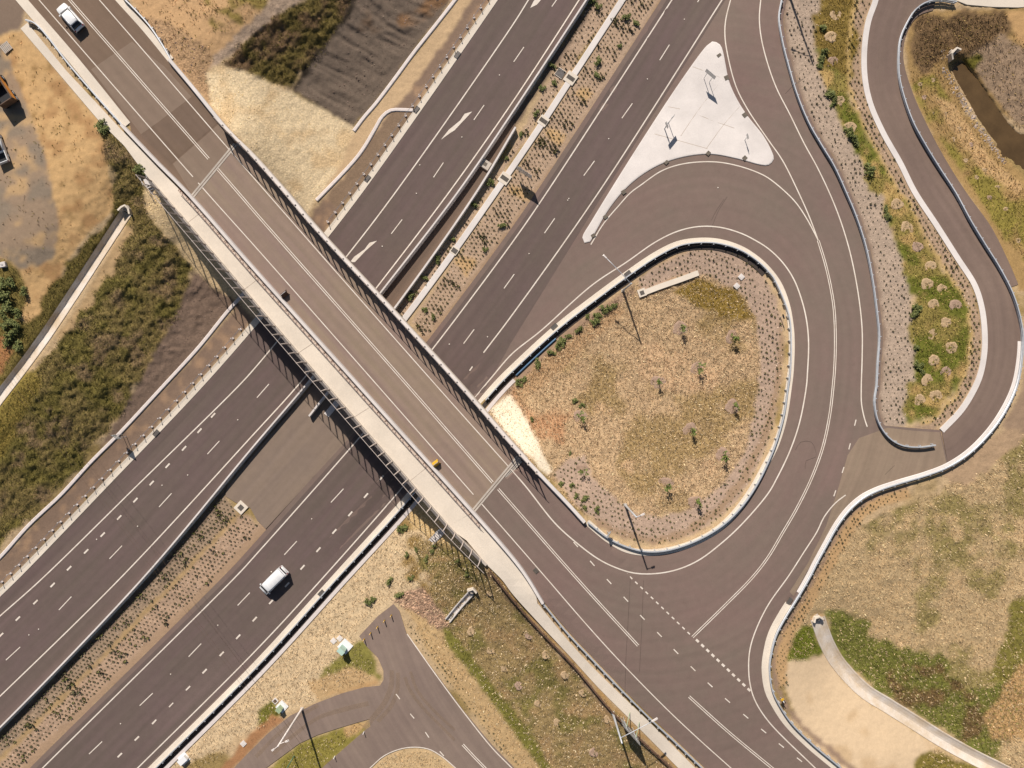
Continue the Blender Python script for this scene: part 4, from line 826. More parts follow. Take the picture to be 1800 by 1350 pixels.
def axis(lo, hi, step, far):
    a = list(np.arange(lo, hi+.1, step)); s_ = step
    L_ = []; x = lo
    while x > -far: s_ *= 1.35; x -= s_; L_.append(x)
    s_ = step; U = []; x = hi
    while x < far: s_ *= 1.35; x += s_; U.append(x)
    return np.array(L_[::-1]+a+U)
AX = axis(-48, 1848, 3, 9000); AY = axis(-48, 1398, 3, 9000)
PX, PY = np.meshgrid(AX, AY); nx, ny = len(AX), len(AY)
jx = (fbm(PX/9, PY/9, 1, 3)-.5)*9; jy = (fbm(PX/9, PY/9, 2, 3)-.5)*9
QX = PX+jx; QY = PY+jy
QXn = QX+(fbm(PX/34, PY/34, 12, 3)-.5)*34; QYn = QY+(fbm(PX/34, PY/34, 13, 3)-.5)*34   # looser edges for grass
colr = np.zeros((ny, nx, 3)); amp = np.zeros((ny, nx)); stn = np.zeros((ny, nx)); rel = np.zeros((ny, nx))
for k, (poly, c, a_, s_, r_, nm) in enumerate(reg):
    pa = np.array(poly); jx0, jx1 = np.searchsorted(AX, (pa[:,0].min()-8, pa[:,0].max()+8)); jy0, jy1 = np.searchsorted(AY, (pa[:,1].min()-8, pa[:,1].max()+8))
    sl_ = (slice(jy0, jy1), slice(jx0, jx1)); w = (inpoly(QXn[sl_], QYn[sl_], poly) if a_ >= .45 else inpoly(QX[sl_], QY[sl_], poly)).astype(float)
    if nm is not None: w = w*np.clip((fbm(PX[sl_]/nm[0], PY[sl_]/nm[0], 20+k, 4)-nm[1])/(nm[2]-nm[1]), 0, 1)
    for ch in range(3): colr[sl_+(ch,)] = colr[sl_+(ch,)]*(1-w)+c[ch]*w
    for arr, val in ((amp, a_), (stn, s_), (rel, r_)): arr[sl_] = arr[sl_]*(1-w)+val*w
# tyre tracks and scuffs in the dirt yard
for pth, wd in ((smooth([(60,110),(70,128),(64,140)]), 3),(smooth([(100,148),(112,175),(119,205),(112,235),(98,255)]), 4),(smooth([(118,185),(122,215),(112,245)]), 2.5)):
    d = nearmask(PX, PY, pth, 0, wd*1.5)*wd*1.5; w = np.clip(1.4-d/wd, 0, 1)*.45*(fbm(PX/5, PY/5, 9, 3) > .42); colr *= (1-w)[...,None]*np.array([1,1,1])+w[...,None]*np.array([.62,.58,.55])
def blur(a):
    b = a.copy(); b[1:-1,1:-1] = (a[1:-1,1:-1]*4+a[:-2,1:-1]*2+a[2:,1:-1]*2+a[1:-1,:-2]*2+a[1:-1,2:]*2+a[:-2,:-2]+a[2:,2:]+a[:-2,2:]+a[2:,:-2])/16
    return b
for ch in range(3): colr[...,ch] = blur(colr[...,ch])
amp = blur(amp); stn = blur(stn); rel = blur(blur(rel))
Z = H(PX, PY)
onroad = np.zeros(PX.shape, bool)
for r_ in ROADMASK: onroad |= inpoly(PX, PY, r_)
onroad |= inpoly(PX, PY, ISLAND)
gap = blur(blur(onroad.astype(float)))
relief = (fbm(PX/7, PY/7, 3, 4)-.5)*2*rel*2.2+(fbm(PX/28, PY/28, 4, 3)-.5)*2*rel*2.0
# furrows raked across the bare rocky batter and the darker slopes
u = PX*.52-PY*.854
fur = inpoly(QX, QY, ROCKY).astype(float); vfur = PX*.854+PY*.52
relief += blur(fur)*((fbm((u+30*fbm(PX/120, PY/120, 6, 2))/8, (PX*.854+PY*.52)/70, 6, 3)-.5)*.55)
relief += blur(inpoly(QX, QY, DARK2).astype(float))*(np.sin((PX*.77+PY*.64+22*fbm(PX/40, PY/40, 7, 3))/6)-.0)*.05
g2 = (onroad | inpoly(PX, PY, fp) | inpoly(PX, PY, fp2)).astype(float)
for _ in range(5):
    g3 = g2.copy()
    for sx, sy in ((0,1),(0,-1),(1,0),(-1,0)): g3 += np.roll(np.roll(g2, sx*2, 1), sy*2, 0)
    g2 = g3/5
flatm = np.clip(1-g2*3.5, 0, 1)
for pth in [DS, DR1, DR2, FENCE, off(K3, 18)]+[smooth(w_) for w_ in wr]: flatm = flatm*nearmask(PX, PY, pth, 12, 20)
Z = Z+relief*(1-gap)*flatm-.03-.05*gap
inside = (PX > -60) & (PX < 1860) & (PY > -60) & (PY < 1410)
V = Wn(PX.ravel(), PY.ravel(), Z.ravel())
idx = np.arange(nx*ny).reshape(ny, nx)
quads = np.stack([idx[1:,:-1], idx[1:,1:], idx[:-1,1:], idx[:-1,:-1]], -1).reshape(-1, 4)
def bigmesh(name, V, loops, per, m, attrs=(), smooth_=False):
    me = bpy.data.meshes.new(name); nf = len(loops)//per
    me.vertices.add(len(V)); me.vertices.foreach_set('co', V.astype(np.float32).ravel())
    me.loops.add(len(loops)); me.loops.foreach_set('vertex_index', np.asarray(loops, np.int32))
    me.polygons.add(nf); me.polygons.foreach_set('loop_start', np.arange(0, nf*per, per, dtype=np.int32)); me.polygons.foreach_set('loop_total', np.full(nf, per, np.int32))
    me.polygons.foreach_set('use_smooth', np.full(nf, smooth_))
    me.update(calc_edges=True); me.validate()
    for an, arr in attrs:
        a = me.attributes.new(an, 'FLOAT_COLOR', 'POINT'); a.data.foreach_set('color', arr.astype(np.float32).ravel())
    me.materials.append(m); return me
c4 = np.concatenate([colr.reshape(-1, 3), np.ones((nx*ny, 1))], 1)
p4 = np.stack([amp.ravel(), stn.ravel(), 0*amp.ravel(), 1+0*amp.ravel()], 1)
gme = bigmesh('ground', V, quads.ravel(), 4, M['ground'], (('Col', c4), ('Par', p4)), True)
st(link('ground', gme), 'open ground of bare soil, gravel beds and rough grass')
def gcol(px, py):
    i = np.clip(np.searchsorted(AX, px), 0, nx-1); j = np.clip(np.searchsorted(AY, py), 0, ny-1); return colr[j, i]
def groad(px, py):
    i = np.clip(np.searchsorted(AX, px), 0, nx-1); j = np.clip(np.searchsorted(AY, py), 0, ny-1); return gap[j, i] > .02
def gz(px, py):
    i = np.clip(np.searchsorted(AX, px), 0, nx-1); j = np.clip(np.searchsorted(AY, py), 0, ny-1); return Z[j, i]

# pond
mk_w = [W(x, y, -.35) for x, y in off(PONDC, -42)+list(reversed(off(PONDC, 42)))]
st(mk('pond', mk_w, [tuple(range(len(mk_w)))], M['water']), 'brown pond water')
# concrete channels
def channel(name, label, path, w, depth, half):
    # every strip of the lining follows the ground's own V under it
    prof = ((-1.42,-.12),(-1.3,.1),(-1.12,.12),(-.95,.07),(-.35,.06),(0,.05),(.35,.06),(.95,.07),(1.12,.12),(1.3,.1),(1.42,-.12)); v = []; f = []; m_ = len(prof)
    rws = [wpath(off(path, k*w*10.6), None, dz) for k, dz in prof]
    for i_ in range(len(path)): v += [tuple(r_[i_]) for r_ in rws]
    for i_ in range(len(path)-1): f += [(i_*m_+k, (i_+1)*m_+k, (i_+1)*m_+k+1, i_*m_+k+1) for k in range(m_-1)]
    t = tag(mk(name, v, f, M['dconc']), label, 'drain')
    return t
channel('drain_channel', 'straight open concrete drain channel between the dark grass slopes on the left', DR1, .74, .75, 1.24)
channel('drain_channel', 'bending pale concrete drain channel beside the bare dirt pad', DR2, .92, .7, 1.43)

# ------------------------------------------------------------------ vehicles
def loft(st_, mb=None):
    mb = mb or MB(); v = []; m = 11
    for x, hw, zl, zh in st_:
        h = zh-zl
        for y, z in ((-.97,0),(-1,.18),(-1,.5),(-.97,.8),(-.88,.95),(-.0,1.04),(.88,.95),(.97,.8),(1,.5),(1,.18),(.97,0)): v.append((x, y*hw, zl+z*h))
    f = []
    for i in range(len(st_)-1):
        f += [(i*m+k, (i+1)*m+k, (i+1)*m+(k+1) % m, i*m+(k+1) % m) for k in range(m)]
    f += [tuple(range(m)), tuple(range((len(st_)-1)*m, len(st_)*m))[::-1]]
    return mb.add(v, f)
def wheel_meshes(r, w):
    n = 16; prof = [(-w/2, r*.62), (-w/2, r*.92), (-w*.35, r), (w*.35, r), (w/2, r*.92), (w/2, r*.62)]
    def lathe(prof, cap):
        v = []; f = []; m = len(prof)
        for k in range(n):
            a = 2*math.pi*k/n; v += [(math.cos(a)*q, y, math.sin(a)*q) for y, q in prof]
        for k in range(n): f += [(k*m+i, k*m+i+1, ((k+1) % n)*m+i+1, ((k+1) % n)*m+i) for i in range(m-1)]
        if cap:
            for i in (0, m-1): f.append(tuple(k*m+i for k in range(n)))
        return v, f
    ty = MB().add(*lathe(prof, False)).data('tyre', M['tyre'], True)
    rm = MB().add(*lathe([(-w*.4, r*.63), (w*.4, r*.63)], True))
    for k in range(5):
        a = 2*math.pi*k/5; rm.tube([(0, -w*.46, 0), (math.cos(a)*r*.58, -w*.46, math.sin(a)*r*.58)], r*.09, 4)
    return ty, rm.data('rim', M['steel'])
def wheels(t, xs, hw, r, w=.23):
    ty, rm = wheel_meshes(r, w)
    for x in xs:
        for s_ in (-1, 1):
            o = link('wheel', ty, t, (x, s_*(hw-w/2), r), (0, 0, 0 if s_ < 0 else math.pi)); link('rim', rm, o)
def head(dx, dy): return math.atan2(-dy, dx)
def suv(label, px, py, hd, z):
    t = thing('car', label, 'car', W(px, py, z), hd)
    loft([(2.36,.66,.38,.72),(2.3,.80,.30,.86),(2.05,.90,.25,.97),(1.55,.94,.24,1.03),(.95,.95,.24,1.06),(0,.95,.24,1.04),(-1.5,.95,.24,1.04),(-2.0,.94,.27,1.04),(-2.25,.88,.32,.98),(-2.36,.78,.42,.86)]).build('body', M['wpaint'], t, True)
    loft([(1.28,.80,1.0,1.06),(.9,.79,1.0,1.30),(.5,.74,1.0,1.54),(-.4,.74,1.0,1.63),(-1.5,.73,1.0,1.58),(-1.85,.74,1.0,1.44),(-2.12,.78,1.0,1.08)]).build('windows', M['glass'], t, True)
    r_ = loft([(.58,.60,1.50,1.56),(.42,.66,1.52,1.605),(-.3,.69,1.56,1.69),(-1.1,.69,1.56,1.67),(-1.55,.66,1.52,1.62),(-1.68,.58,1.5,1.55)]).build('roof', M['wpaint'], t, True)
    for s_ in (-1, 1):
        MB().tube([(.35,s_*.62,1.64),(-1.35,s_*.62,1.67)], .022, 5).build('roof_rail', M['steel'], r_)
        MB().tube([(1.22,s_*.80,1.04),(.5,s_*.71,1.56)], .035, 5).build('pillar', M['wpaint'], t)
        MB().tube([(-1.72,s_*.70,1.56),(-2.1,s_*.80,1.06)], .06, 5).build('pillar', M['wpaint'], t)
        MB().box(.82, 1.05, s_*1.02-.1, s_*1.02+.1, 1.02, 1.18, .03).build('mirror', M['wpaint'], t)
        MB().box(2.08, 2.30, s_*.66-.16, s_*.66+.16, .68, .84, .04).build('headlight', M['headlamp'], t)
        MB().box(-2.33, -2.2, s_*.76-.1, s_*.76+.1, .72, 1.0, .03).build('tail_light', M['lampred'], t)
    MB().box(-2.42, -2.28, -.8, .8, .40, .66, .05).build('bumper', M['trim'], t); MB().box(2.26, 2.41, -.72, .72, .34, .56, .05).build('bumper', M['trim'], t)
    wheels(t, (1.42, -1.38), .94, .35); return t
def van(label, px, py, hd, z):
    t = thing('van', label, 'van', W(px, py, z), hd)
    loft([(2.5,.70,.35,.95),(2.42,.82,.28,1.05),(2.2,.92,.25,1.14),(1.7,.95,.24,1.2),(-2.2,.95,.24,1.2),(-2.42,.93,.28,1.2),(-2.52,.86,.4,1.15)]).build('body', M['wpaint'], t, True)
    loft([(2.2,.84,1.05,1.15),(1.9,.86,1.08,1.5),(1.62,.82,1.1,1.84),(1.2,.82,1.1,1.9),(-2.2,.82,1.1,1.9),(-2.38,.80,1.1,1.82),(-2.47,.84,1.1,1.2)]).build('windows', M['glass'], t, True)
    r_ = loft([(1.58,.66,1.78,1.87),(1.42,.78,1.78,1.95),(.8,.83,1.6,2.0),(-1.6,.84,1.6,2.0),(-2.16,.80,1.7,1.96),(-2.26,.72,1.75,1.9)]).build('roof', M['wpaint'], t, True)
    for x in (.9, 0, -.9, -1.8): MB().box(x-.02, x+.02, -.6, .6, 2.0, 2.022).build('roof_rib', M['wpaint'], r_)
    for s_ in (-1, 1):
        MB().box(-2.25, .55, s_*.88-.06, s_*.88+.06, 1.12, 1.78, .04).build('side_panel', M['wpaint'], t)
        MB().tube([(2.16,s_*.84,1.14),(1.55,s_*.78,1.86)], .05, 5).build('pillar', M['wpaint'], t)
        MB().box(1.72, 1.92, s_*1.07-.1, s_*1.07+.1, 1.12, 1.34, .03).build('mirror', M['wpaint'], t)
        MB().box(2.25, 2.46, s_*.72-.14, s_*.72+.14, .78, 1.0, .04).build('headlight', M['headlamp'], t)
        MB().box(-2.54, -2.44, s_*.80-.07, s_*.80+.07, .8, 1.3, .03).build('tail_light', M['lampred'], t)
        MB().box(-2.5, -2.36, s_*.84-.05, s_*.84+.05, 1.1, 1.85, .03).build('pillar', M['wpaint'], t)
    MB().box(-2.5, -2.3, -.8, .8, 1.72, 1.9, .04).build('tailgate', M['wpaint'], t)
    MB().box(-2.62, -2.48, -.85, .85, .38, .6, .05).build('bumper', M['wpaint'], t); MB().box(2.44, 2.58, -.75, .75, .32, .6, .05).build('bumper', M['wpaint'], t)
    wheels(t, (1.6, -1.5), .93, .34); return t
suv('white car with dark rear window driving on the upper bridge approach', 128.5, 35, head(-.658,-.753), float(ZR(128,35))+.08)
van('white van driving on the motorway in the lower left', 484, 1018, head(-.71,.70), .08)
zy = lambda x, y: float(gz(np.array([x]), np.array([y]))[0])
# pickup at the left edge
t = thing('pickup_truck', 'white double-cab pickup parked at the left edge of the dirt yard', 'pickup truck', W(2, 262, zy(2,262)), head(-.37,-.93))
loft([(2.55,.68,.45,.85),(2.4,.86,.38,1.0),(1.7,.92,.35,1.1),(1.0,.93,.35,1.12),(-.95,.93,.35,1.1)]).build('body', M['wpaint'], t, True)
loft([(1.3,.80,1.08,1.12),(.6,.74,1.08,1.66),(-.5,.74,1.08,1.7),(-.85,.76,1.08,1.4)]).build('windows', M['glass'], t, True)
loft([(.62,.62,1.62,1.68),(.4,.70,1.62,1.78),(-.4,.70,1.62,1.78),(-.72,.62,1.6,1.68)]).build('roof', M['wpaint'], t, True)
b = MB().box(-2.6,-.97,-.93,.93,.55,.66)
for s_ in (-1, 1): b.box(-2.6,-.97,s_*.9-.05,s_*.9+.05,.66,1.14)
b.box(-2.62,-2.53,-.93,.93,.66,1.14).build('tray', M['wpaint'], t); MB().box(-2.5,-1.0,-.82,.82,.665,.68).build('tray_liner', M['trim'], t)
for s_ in (-1, 1):
    MB().box(.95,1.15,s_*1.05-.1,s_*1.05+.1,1.1,1.3,.03).build('mirror', M['trim'], t); MB().box(-2.66,-2.6,s_*.8-.08,s_*.8+.08,.75,1.05).build('tail_light', M['lampred'], t); MB().box(2.3,2.5,s_*.7-.14,s_*.7+.14,.75,.95,.03).build('headlight', M['headlamp'], t)
wheels(t, (1.6,-1.6), .93, .38, .26)
# dump truck
t = thing('dump_truck', 'orange dump truck with empty dark tray at the left edge of the dirt yard', 'dump truck', W(10, 162, zy(10,160)), head(-.55,-.83))
MB().box(-2.6,2.4,-.45,.45,.6,.9,.05).build('chassis', M['black'], t)
b = MB(); b.box(-2.7,.5,-1.12,1.12,1.0,1.1)
for s_ in (-1, 1): b.box(-2.7,.5,s_*1.12-.06,s_*1.12+.06,1.1,2.2)
b.box(.44,.56,-1.18,1.18,1.1,2.45); tr_ = b.build('tray', M['orange'], t)
MB().box(-2.6,.42,-1.04,1.04,1.102,1.13).build('tray_floor', M['black'], tr_)
for s_ in (-1, 1):
    MB().box(-2.6,.42,s_*1.05-.01,s_*1.05+.01,1.13,2.15).build('tray_lining', M['black'], tr_)
    MB().box(-2.75,.6,s_*1.12-.09,s_*1.12+.09,2.2,2.3,.02).build('top_rail', M['rusty'], tr_)
MB().box(-2.86,-2.7,-1.2,1.2,1.0,2.25,.03).build('tailgate', M['rusty'], t)
c_ = loft([(2.6,.9,.9,1.6),(2.5,1.02,.8,2.2),(2.2,1.05,.8,2.5),(.9,1.05,.8,2.55),(.72,1.0,.8,2.4)]).build('cab', M['orange'], t)
MB().box(2.3,2.56,-.85,.85,1.6,2.3,.05).build('windscreen', M['glass'], c_); MB().box(1.3,1.8,-.3,.3,2.55,2.66,.03).build('roof_beacon', M['yellow'], c_)
for s_ in (-1, 1): MB().box(1.9,2.1,s_*1.2-.1,s_*1.2+.1,1.8,2.2,.03).build('mirror', M['black'], t)
wheels(t, (1.75,-1.1,-2.1), 1.15, .5, .34)
# pallet and concrete block in the yard
t = thing('pallet', 'grey timber pallet lying at the corner of the dirt yard', 'pallet', W(12, 84, zy(12,84)), R(-52))
for i in range(6): MB().box(-.75,.75,-.72+.25*i,-.54+.25*i,.14,.18).build('slat', M['concg'], t)
for x in (-.65,0,.65): MB().box(x-.06,x+.06,-.72,.7,0,.14).build('bearer', M['timber'], t)
t = thing('concrete_block', 'pale concrete block beside the bushes at the left edge', 'block', W(8, 466, zy(8,466)), .2)
MB().box(-.5,.5,-.42,.42,0,.6,.05).build('block_body', M['conc2'], t); MB().tube([(-.15,0,.58),(-.12,0,.75),(.12,0,.75),(.15,0,.58)], .03, 5).build('lifting_loop', M['dsteel'], t)

# ------------------------------------------------------------------ lights, poles, signs, bollards, cabinets
def lamp(label, px, py, h, arms=(), z=None, r=.16, m='steel'):
    z = float(H(px, py)) if z is None else z
    t = thing('street_light', label, 'street light', W(px, py, z))
    MB().tube([(0,0,-.2),(0,0,.4),(0,0,h*.5),(0,0,h)], [r*1.25,r*1.2,r*.95,r*.7], 10).build('pole', M[m], t, True)
    MB().box(-.28,.28,-.28,.28,-.15,.1,.03).build('base_plate', M['concg'], t)
    for dx, dy, zz, rise, hl in arms:
        e = Vector((dx, dy, zz+rise)); a = MB().tube([(0,0,zz),(dx*.3,dy*.3,zz+rise*.55),(dx*.7,dy*.7,zz+rise*.92),tuple(e)], [.07,.06,.055,.05], 7).build('arm', M[m], t, True)
        u = Vector((dx, dy, 0)).normalized(); n_ = Vector((-u.y, u.x, 0)); v = []
        for zt in (-.06, .09):
            k = 1 if zt < 0 else .75
            for p_, q_ in ((-.1,-.12),(hl,-.16),(hl,.16),(-.1,.12)): v.append(tuple(e+u*p_*k+n_*q_*k+Vector((0,0,zt))))
        mk('lamp_head', v, [(3,2,1,0),(4,5,6,7),(0,1,5,4),(1,2,6,5),(2,3,7,6),(3,0,4,7)], M['conc2'], a, local=True)
    return t
lamp('street light with a long arm reaching over the loop ramp', 1095, 511, 8.6, ((-3.9,3.9,8.2,.5,.7),))
lamp('tall plain light pole inside the lower end of the loop', 1099, 888, 10.3, ((.7,.3,10.2,.1,.55),))
lamp('street light with a long arm over the lower footpath', 1077, 1253, 9.6, ((4.6,2.6,8.0,.35,.9),))
lamp('street light at the top edge beside the link road', 1389, -3, 10.4, ((-2.6,1.2,9.0,.3,.7),))
lamp('tall white floodlight pole beside the small car park track', 531, 1246, 12.4, ((.95,.35,11.6,.0,.5),(-.6,-.45,12.3,0,.45)), r=.17, m='conc2')
t = thing('post', 'dark green steel post at the bottom edge near the access track', 'post', G(517,1329)); MB().tube([(0,0,-.2),(0,0,4.6)], .09, 8).build('shaft', M['green'], t); MB().box(-.5,.5,-.05,.05,4.4,4.7,.03).build('head_bar', M['green'], t)
def sign(label, px, py, ang, w, zb, zt, posts=2, name='road_sign', face='signface', z=None, wide=.5):
    z = float(H(px, py)) if z is None else z
    t = thing(name, label, 'sign', W(px, py, z), ang); d = w*.28 if posts == 2 else 0
    for s_ in ((-1, 1) if posts == 2 else (0,)): MB().tube([(s_*d,.06,-.1),(s_*d,.06,zt-.15)], .05, 6).build('post', M['steel'], t)
    MB().box(-w/2,w/2,-.04,0,zb,zt).build('panel', M['signback'], t); MB().box(-w/2+.02,w/2-.02,-.055,-.042,zb+.02,zt-.02).build('sign_face', M[face], t)
    for zz in (zb+.25*(zt-zb), zb+.75*(zt-zb)): MB().box(-w/2+.03,w/2-.03,0,.03,zz-.03,zz+.03).build('rail', M['steel'], t)
    return t
isz = lambda x, y: float(H(x, y))+.2
sign('large two-post sign near the apex of the concrete island', 1241.5, 142, head(.76,.65)-0, 2.0, 2.1, 3.1, z=isz(1241,142))
sign('two-post sign on the concrete island closest to the motorway', 1172, 222, head(.62,-.78), 2.0, 2.4, 3.2, z=isz(1172,222))
sign('single-post sign on the concrete island beside the two-post sign', 1168, 227, head(.35,.93), 1.0, 1.5, 2.3, 1, z=isz(1168,227))
sign('small single-post sign at the right corner of the concrete island', 1308.5, 246, head(.25,.96), .8, 1.4, 2.0, 1, z=isz(1308,246))
sign('large two-post sign standing in the planted median above the bridge', 921, 311, head(.83,.55), 3.0, 1.6, 3.6)
sign('two-post roadside sign on the white gravel strip left of the motorway', 218, 766, head(.86,.5), 1.3, 1.7, 3.0)
t = sign('big braced sign beside the lower footpath under the street light', 1103, 1270, head(.66,.75), 4.0, 1.4, 4.4)
for s_ in (-1.1, 1.1): MB().tube([(s_,.06,3.2),(s_,1.6,-.1)], .06, 6).build('brace', M['pgreen'], t)
sign('small dark sign on the inner rail of the loop ramp', 1371, 558, head(.3,.95), .75, 1.3, 1.9, 1, face='black')
sign('yellow hazard sign behind the guardrail at the foot of the loop', 1068, 934, head(.55,-.83), .9, 1.2, 2.2, 1, 'hazard_sign', 'yellow')
t = thing('hazard_marker', 'yellow and black hazard marker on the bend beside the bare dirt pad', 'sign', G(1372,1226), head(.55,.83))
MB().tube([(0,0,-.1),(0,0,1.1)], .05, 6).build('post', M['steel'], t); p_ = MB().box(-.35,.0,-.25,.25,1.05,1.15,.02).build('panel', M['yellow'], t)
for a in (-.2, .1): MB().box(.02,.65,a-.06,a+.07,1.0,1.1,.02).build('chevron_bar', M['black'], t)
MB().box(.1,.35,-.1,.06,1.0,1.09).build('reflector', M['wpaint'], t)
def aframe(label, px, py, ang, face):
    t = thing('portable_sign', label, 'sign', W(px, py, DZ+.07), ang)
    for s_ in (-1, 1):
        v = [(-.55,s_*.42,0),(.55,s_*.42,0),(.5,s_*.04,1.0),(-.5,s_*.04,1.0)]; v += [(x,y+s_*.04,z) for x, y, z in v]
        mk('panel', v, [(0,1,2,3),(7,6,5,4),(0,4,5,1),(1,5,6,2),(2,6,7,3),(3,7,4,0)], M[face], t, local=True)
        MB().tube([(-.6,s_*.46,.03),(.6,s_*.46,.03)], .035, 5).build('foot_bar', M['dsteel'], t)
    MB().tube([(-.5,0,1.02),(.5,0,1.02)], .03, 5).build('hinge_bar', M['steel'], t)
aframe('yellow folding sign standing on the bridge shoulder', 767, 814, R(38), 'yellow')
aframe('brown weathered folding sign standing on the bridge shoulder', 501, 517, R(38), 'timber')
for i, (x, y) in enumerate(((640.5,1123),(651.8,1112),(663.8,1101.4),(676,1090),(688,1081))):
    lab = ['yellow bollard nearest the cabinet','second yellow bollard of the row counting from the cabinet','middle one of the five yellow bollards','fourth yellow bollard of the row counting from the cabinet','yellow bollard farthest from the cabinet'][i]
    t = thing('bollard', lab, 'bollard', G(x, y, .05), 0, 'yellow bollards across the car park end')
    MB().tube([(0,0,-.1),(0,0,1.05),(0,0,1.12)], [.085,.085,.05], 10).build('shaft', M['yellow'], t); MB().tube([(0,0,.8),(0,0,.95)], .089, 10).build('reflective_band', M['wpaint'], t); MB().tube([(0,0,-.05),(0,0,.03)], .16, 10).build('base_flange', M['dsteel'], t)
def cabinet(label, px, py, ang, pw, cw, cd, ch, m, cx=0, cy=0):
    t = thing('utility_cabinet', label, 'cabinet', G(px, py), ang)
    MB().box(-pw/2,pw/2,-pw/2,pw/2,-.2,.16,.03).build('plinth', M['wpaint'], t)
    b_ = MB().box(cx-cw/2,cx+cw/2,cy-cd/2,cy+cd/2,.16,ch,.03).build('cabinet_body', M[m], t); MB().box(cx-cw/2-.05,cx+cw/2+.05,cy-cd/2-.05,cy+cd/2+.05,ch,ch+.06,.02).build('roof', M[m], t)
    for s_ in (-1, 1): MB().box(cx+s_*cw/4-cw*.21,cx+s_*cw/4+cw*.21,cy-cd/2-.02,cy-cd/2,.26,ch-.1).build('door', M[m], t)
    MB().box(cx-.02,cx+.02,cy-cd/2-.06,cy-cd/2-.02,ch*.5,ch*.62).build('handle', M['dsteel'], t)
cabinet('tall pale aqua cabinet on a white plinth near the yellow bollards', 607, 1136, R(-42), 1.9, 1.1, .7, 1.9, 'aqua', -.1, -.35)
cabinet('low green cabinet on a white plinth beside the access track', 496, 1242, R(-42), 1.55, .8, .65, 1.25, 'pgreen', -.1, -.2)
cabinet('white equipment box on the motorway verge at the bottom edge', 324, 1333, R(42), 1.6, 1.4, .9, .8, 'wpaint')
for x, y, l in ((586.5,1126.5,'left one of two pale access lids beside the aqua cabinet'),(597.5,1122,'right one of two pale access lids beside the aqua cabinet'),(484,1232,'square lid with dark centre beside the low green cabinet'),(428,1307,'small white access lid on the verge near the bottom edge'),(1295,503,'white square lid in the planting at the top of the loop'),(1303,487,'pale square lid nearest the inner rail at the top of the loop')):
    t = thing('access_lid', l, 'access lid', G(x, y), R(45)); MB().box(-.42,.42,-.42,.42,-.1,.14,.03).build('frame', M['conc2'], t); MB().box(-.26,.26,-.26,.26,.14,.165,.02).build('cover', M['rusty'] if x == 484 else M['conc2'], t)
for x, y, l in ((640,1286,'upper of the two white guide posts beside the car park'),(588.5,1329,'lower of the two white guide posts beside the car park')):
    t = thing('guide_post', l, 'post', G(x, y)); MB().box(-.06,.06,-.03,.03,-.1,.95,.02).build('shaft', M['wpaint'], t); MB().box(-.04,.04,-.045,-.03,.75,.85).build('reflector', M['lampred'], t)
# box slab in the median channel
t = thing('channel_cover', 'grey concrete cover slab across the median channel', 'cover slab', G(853,290,.05), R(57)); MB().box(-.7,.7,-.9,.9,0,.5,.04).build('slab', M['concg'], t); MB().box(-.3,.3,-.3,.3,.5,.53).build('lid', M['grate'], t)
# loop: concrete spillway bar, blue pipe
sp = tag(slab('spillway', smooth([(1126,517),(1160,504),(1200,490),(1227,480)]), -.45, .45, M['conc'], None, .3, -.2), 'rounded concrete spillway bar in the planting at the top of the loop', 'spillway')
ORG[sp] = sp.location.copy()
pit(1128, 515, R(20), 1.3, (.7,.6), 'pit at the lower end of the concrete spillway bar', .34)
M['blue'] = mat('blue_plastic', C(96,132,166), .5)
tag(sweep('drain_pipe', off(K3, 19.5)[min(range(len(K3)), key=lambda i: math.hypot(K3[i][0]-893, K3[i][1]-646)):min(range(len(K3)), key=lambda i: math.hypot(K3[i][0]-970, K3[i][1]-576))], [(.14*math.cos(a), .2+.14*math.sin(a)) for a in np.linspace(0, 2*math.pi, 8, False)], M['blue'], closedprof=True), 'blue plastic pipe lying behind the kerb of the loop ramp', 'pipe')
# headwalls
def headwall(label, pts, h, pipe, parent_px):
    q = G(*parent_px); t = thing('headwall', label, 'headwall', q)
    sweep('wall', pts, [(-.14,-.6),(-.14,h),(.14,h),(.14,-.6)], M['conc'], t, closedprof=True)
    a, b_ = pipe; P0 = np.array(G(*a))-np.array(q); P1 = np.array(G(*b_))-np.array(q)
    P0[2] = P1[2] = h*.35
    MB().tube([tuple(P0), tuple(P1)], .34, 12).build('pipe', M['concg'], t); MB().tube([tuple(P0+(P0-P1)*.02), tuple(P0)], .27, 12).build('pipe_mouth', M['black'], t)
headwall('concrete headwall at the upper end of the straight drain channel', [(212,372),(218,366),(224,363),(230,369),(232,378)], .9, ((222,371),(226,362)), (222,370))
headwall('angled concrete headwall where the culvert meets the brown pond', [(1667.5,110),(1666,99),(1675,89.5),(1682,93)], 1.2, ((1675,98),(1668,91)), (1674,97))
headwall('small headwall at the top of the bending drain channel', [(1428,1092),(1430,1084),(1438,1082),(1444,1086)], .8, ((1437,1088),(1434,1080)), (1436,1086))
headwall('grey headwall at the top of the short chute on the grass slope', [(822,1036),(832,1033),(838,1040)], .9, ((829,1041),(833,1034)), (830,1038))
tag(sweep('drain_chute', smooth([(829,1041),(808,1064),(787,1090)]), [(-.5,.0),(-.5,.42),(-.36,.42),(-.3,.06),(.3,.06),(.36,.42),(.5,.42),(.5,0)], M['conc2']), 'short straight concrete chute on the grass slope below the footpath', 'drain')
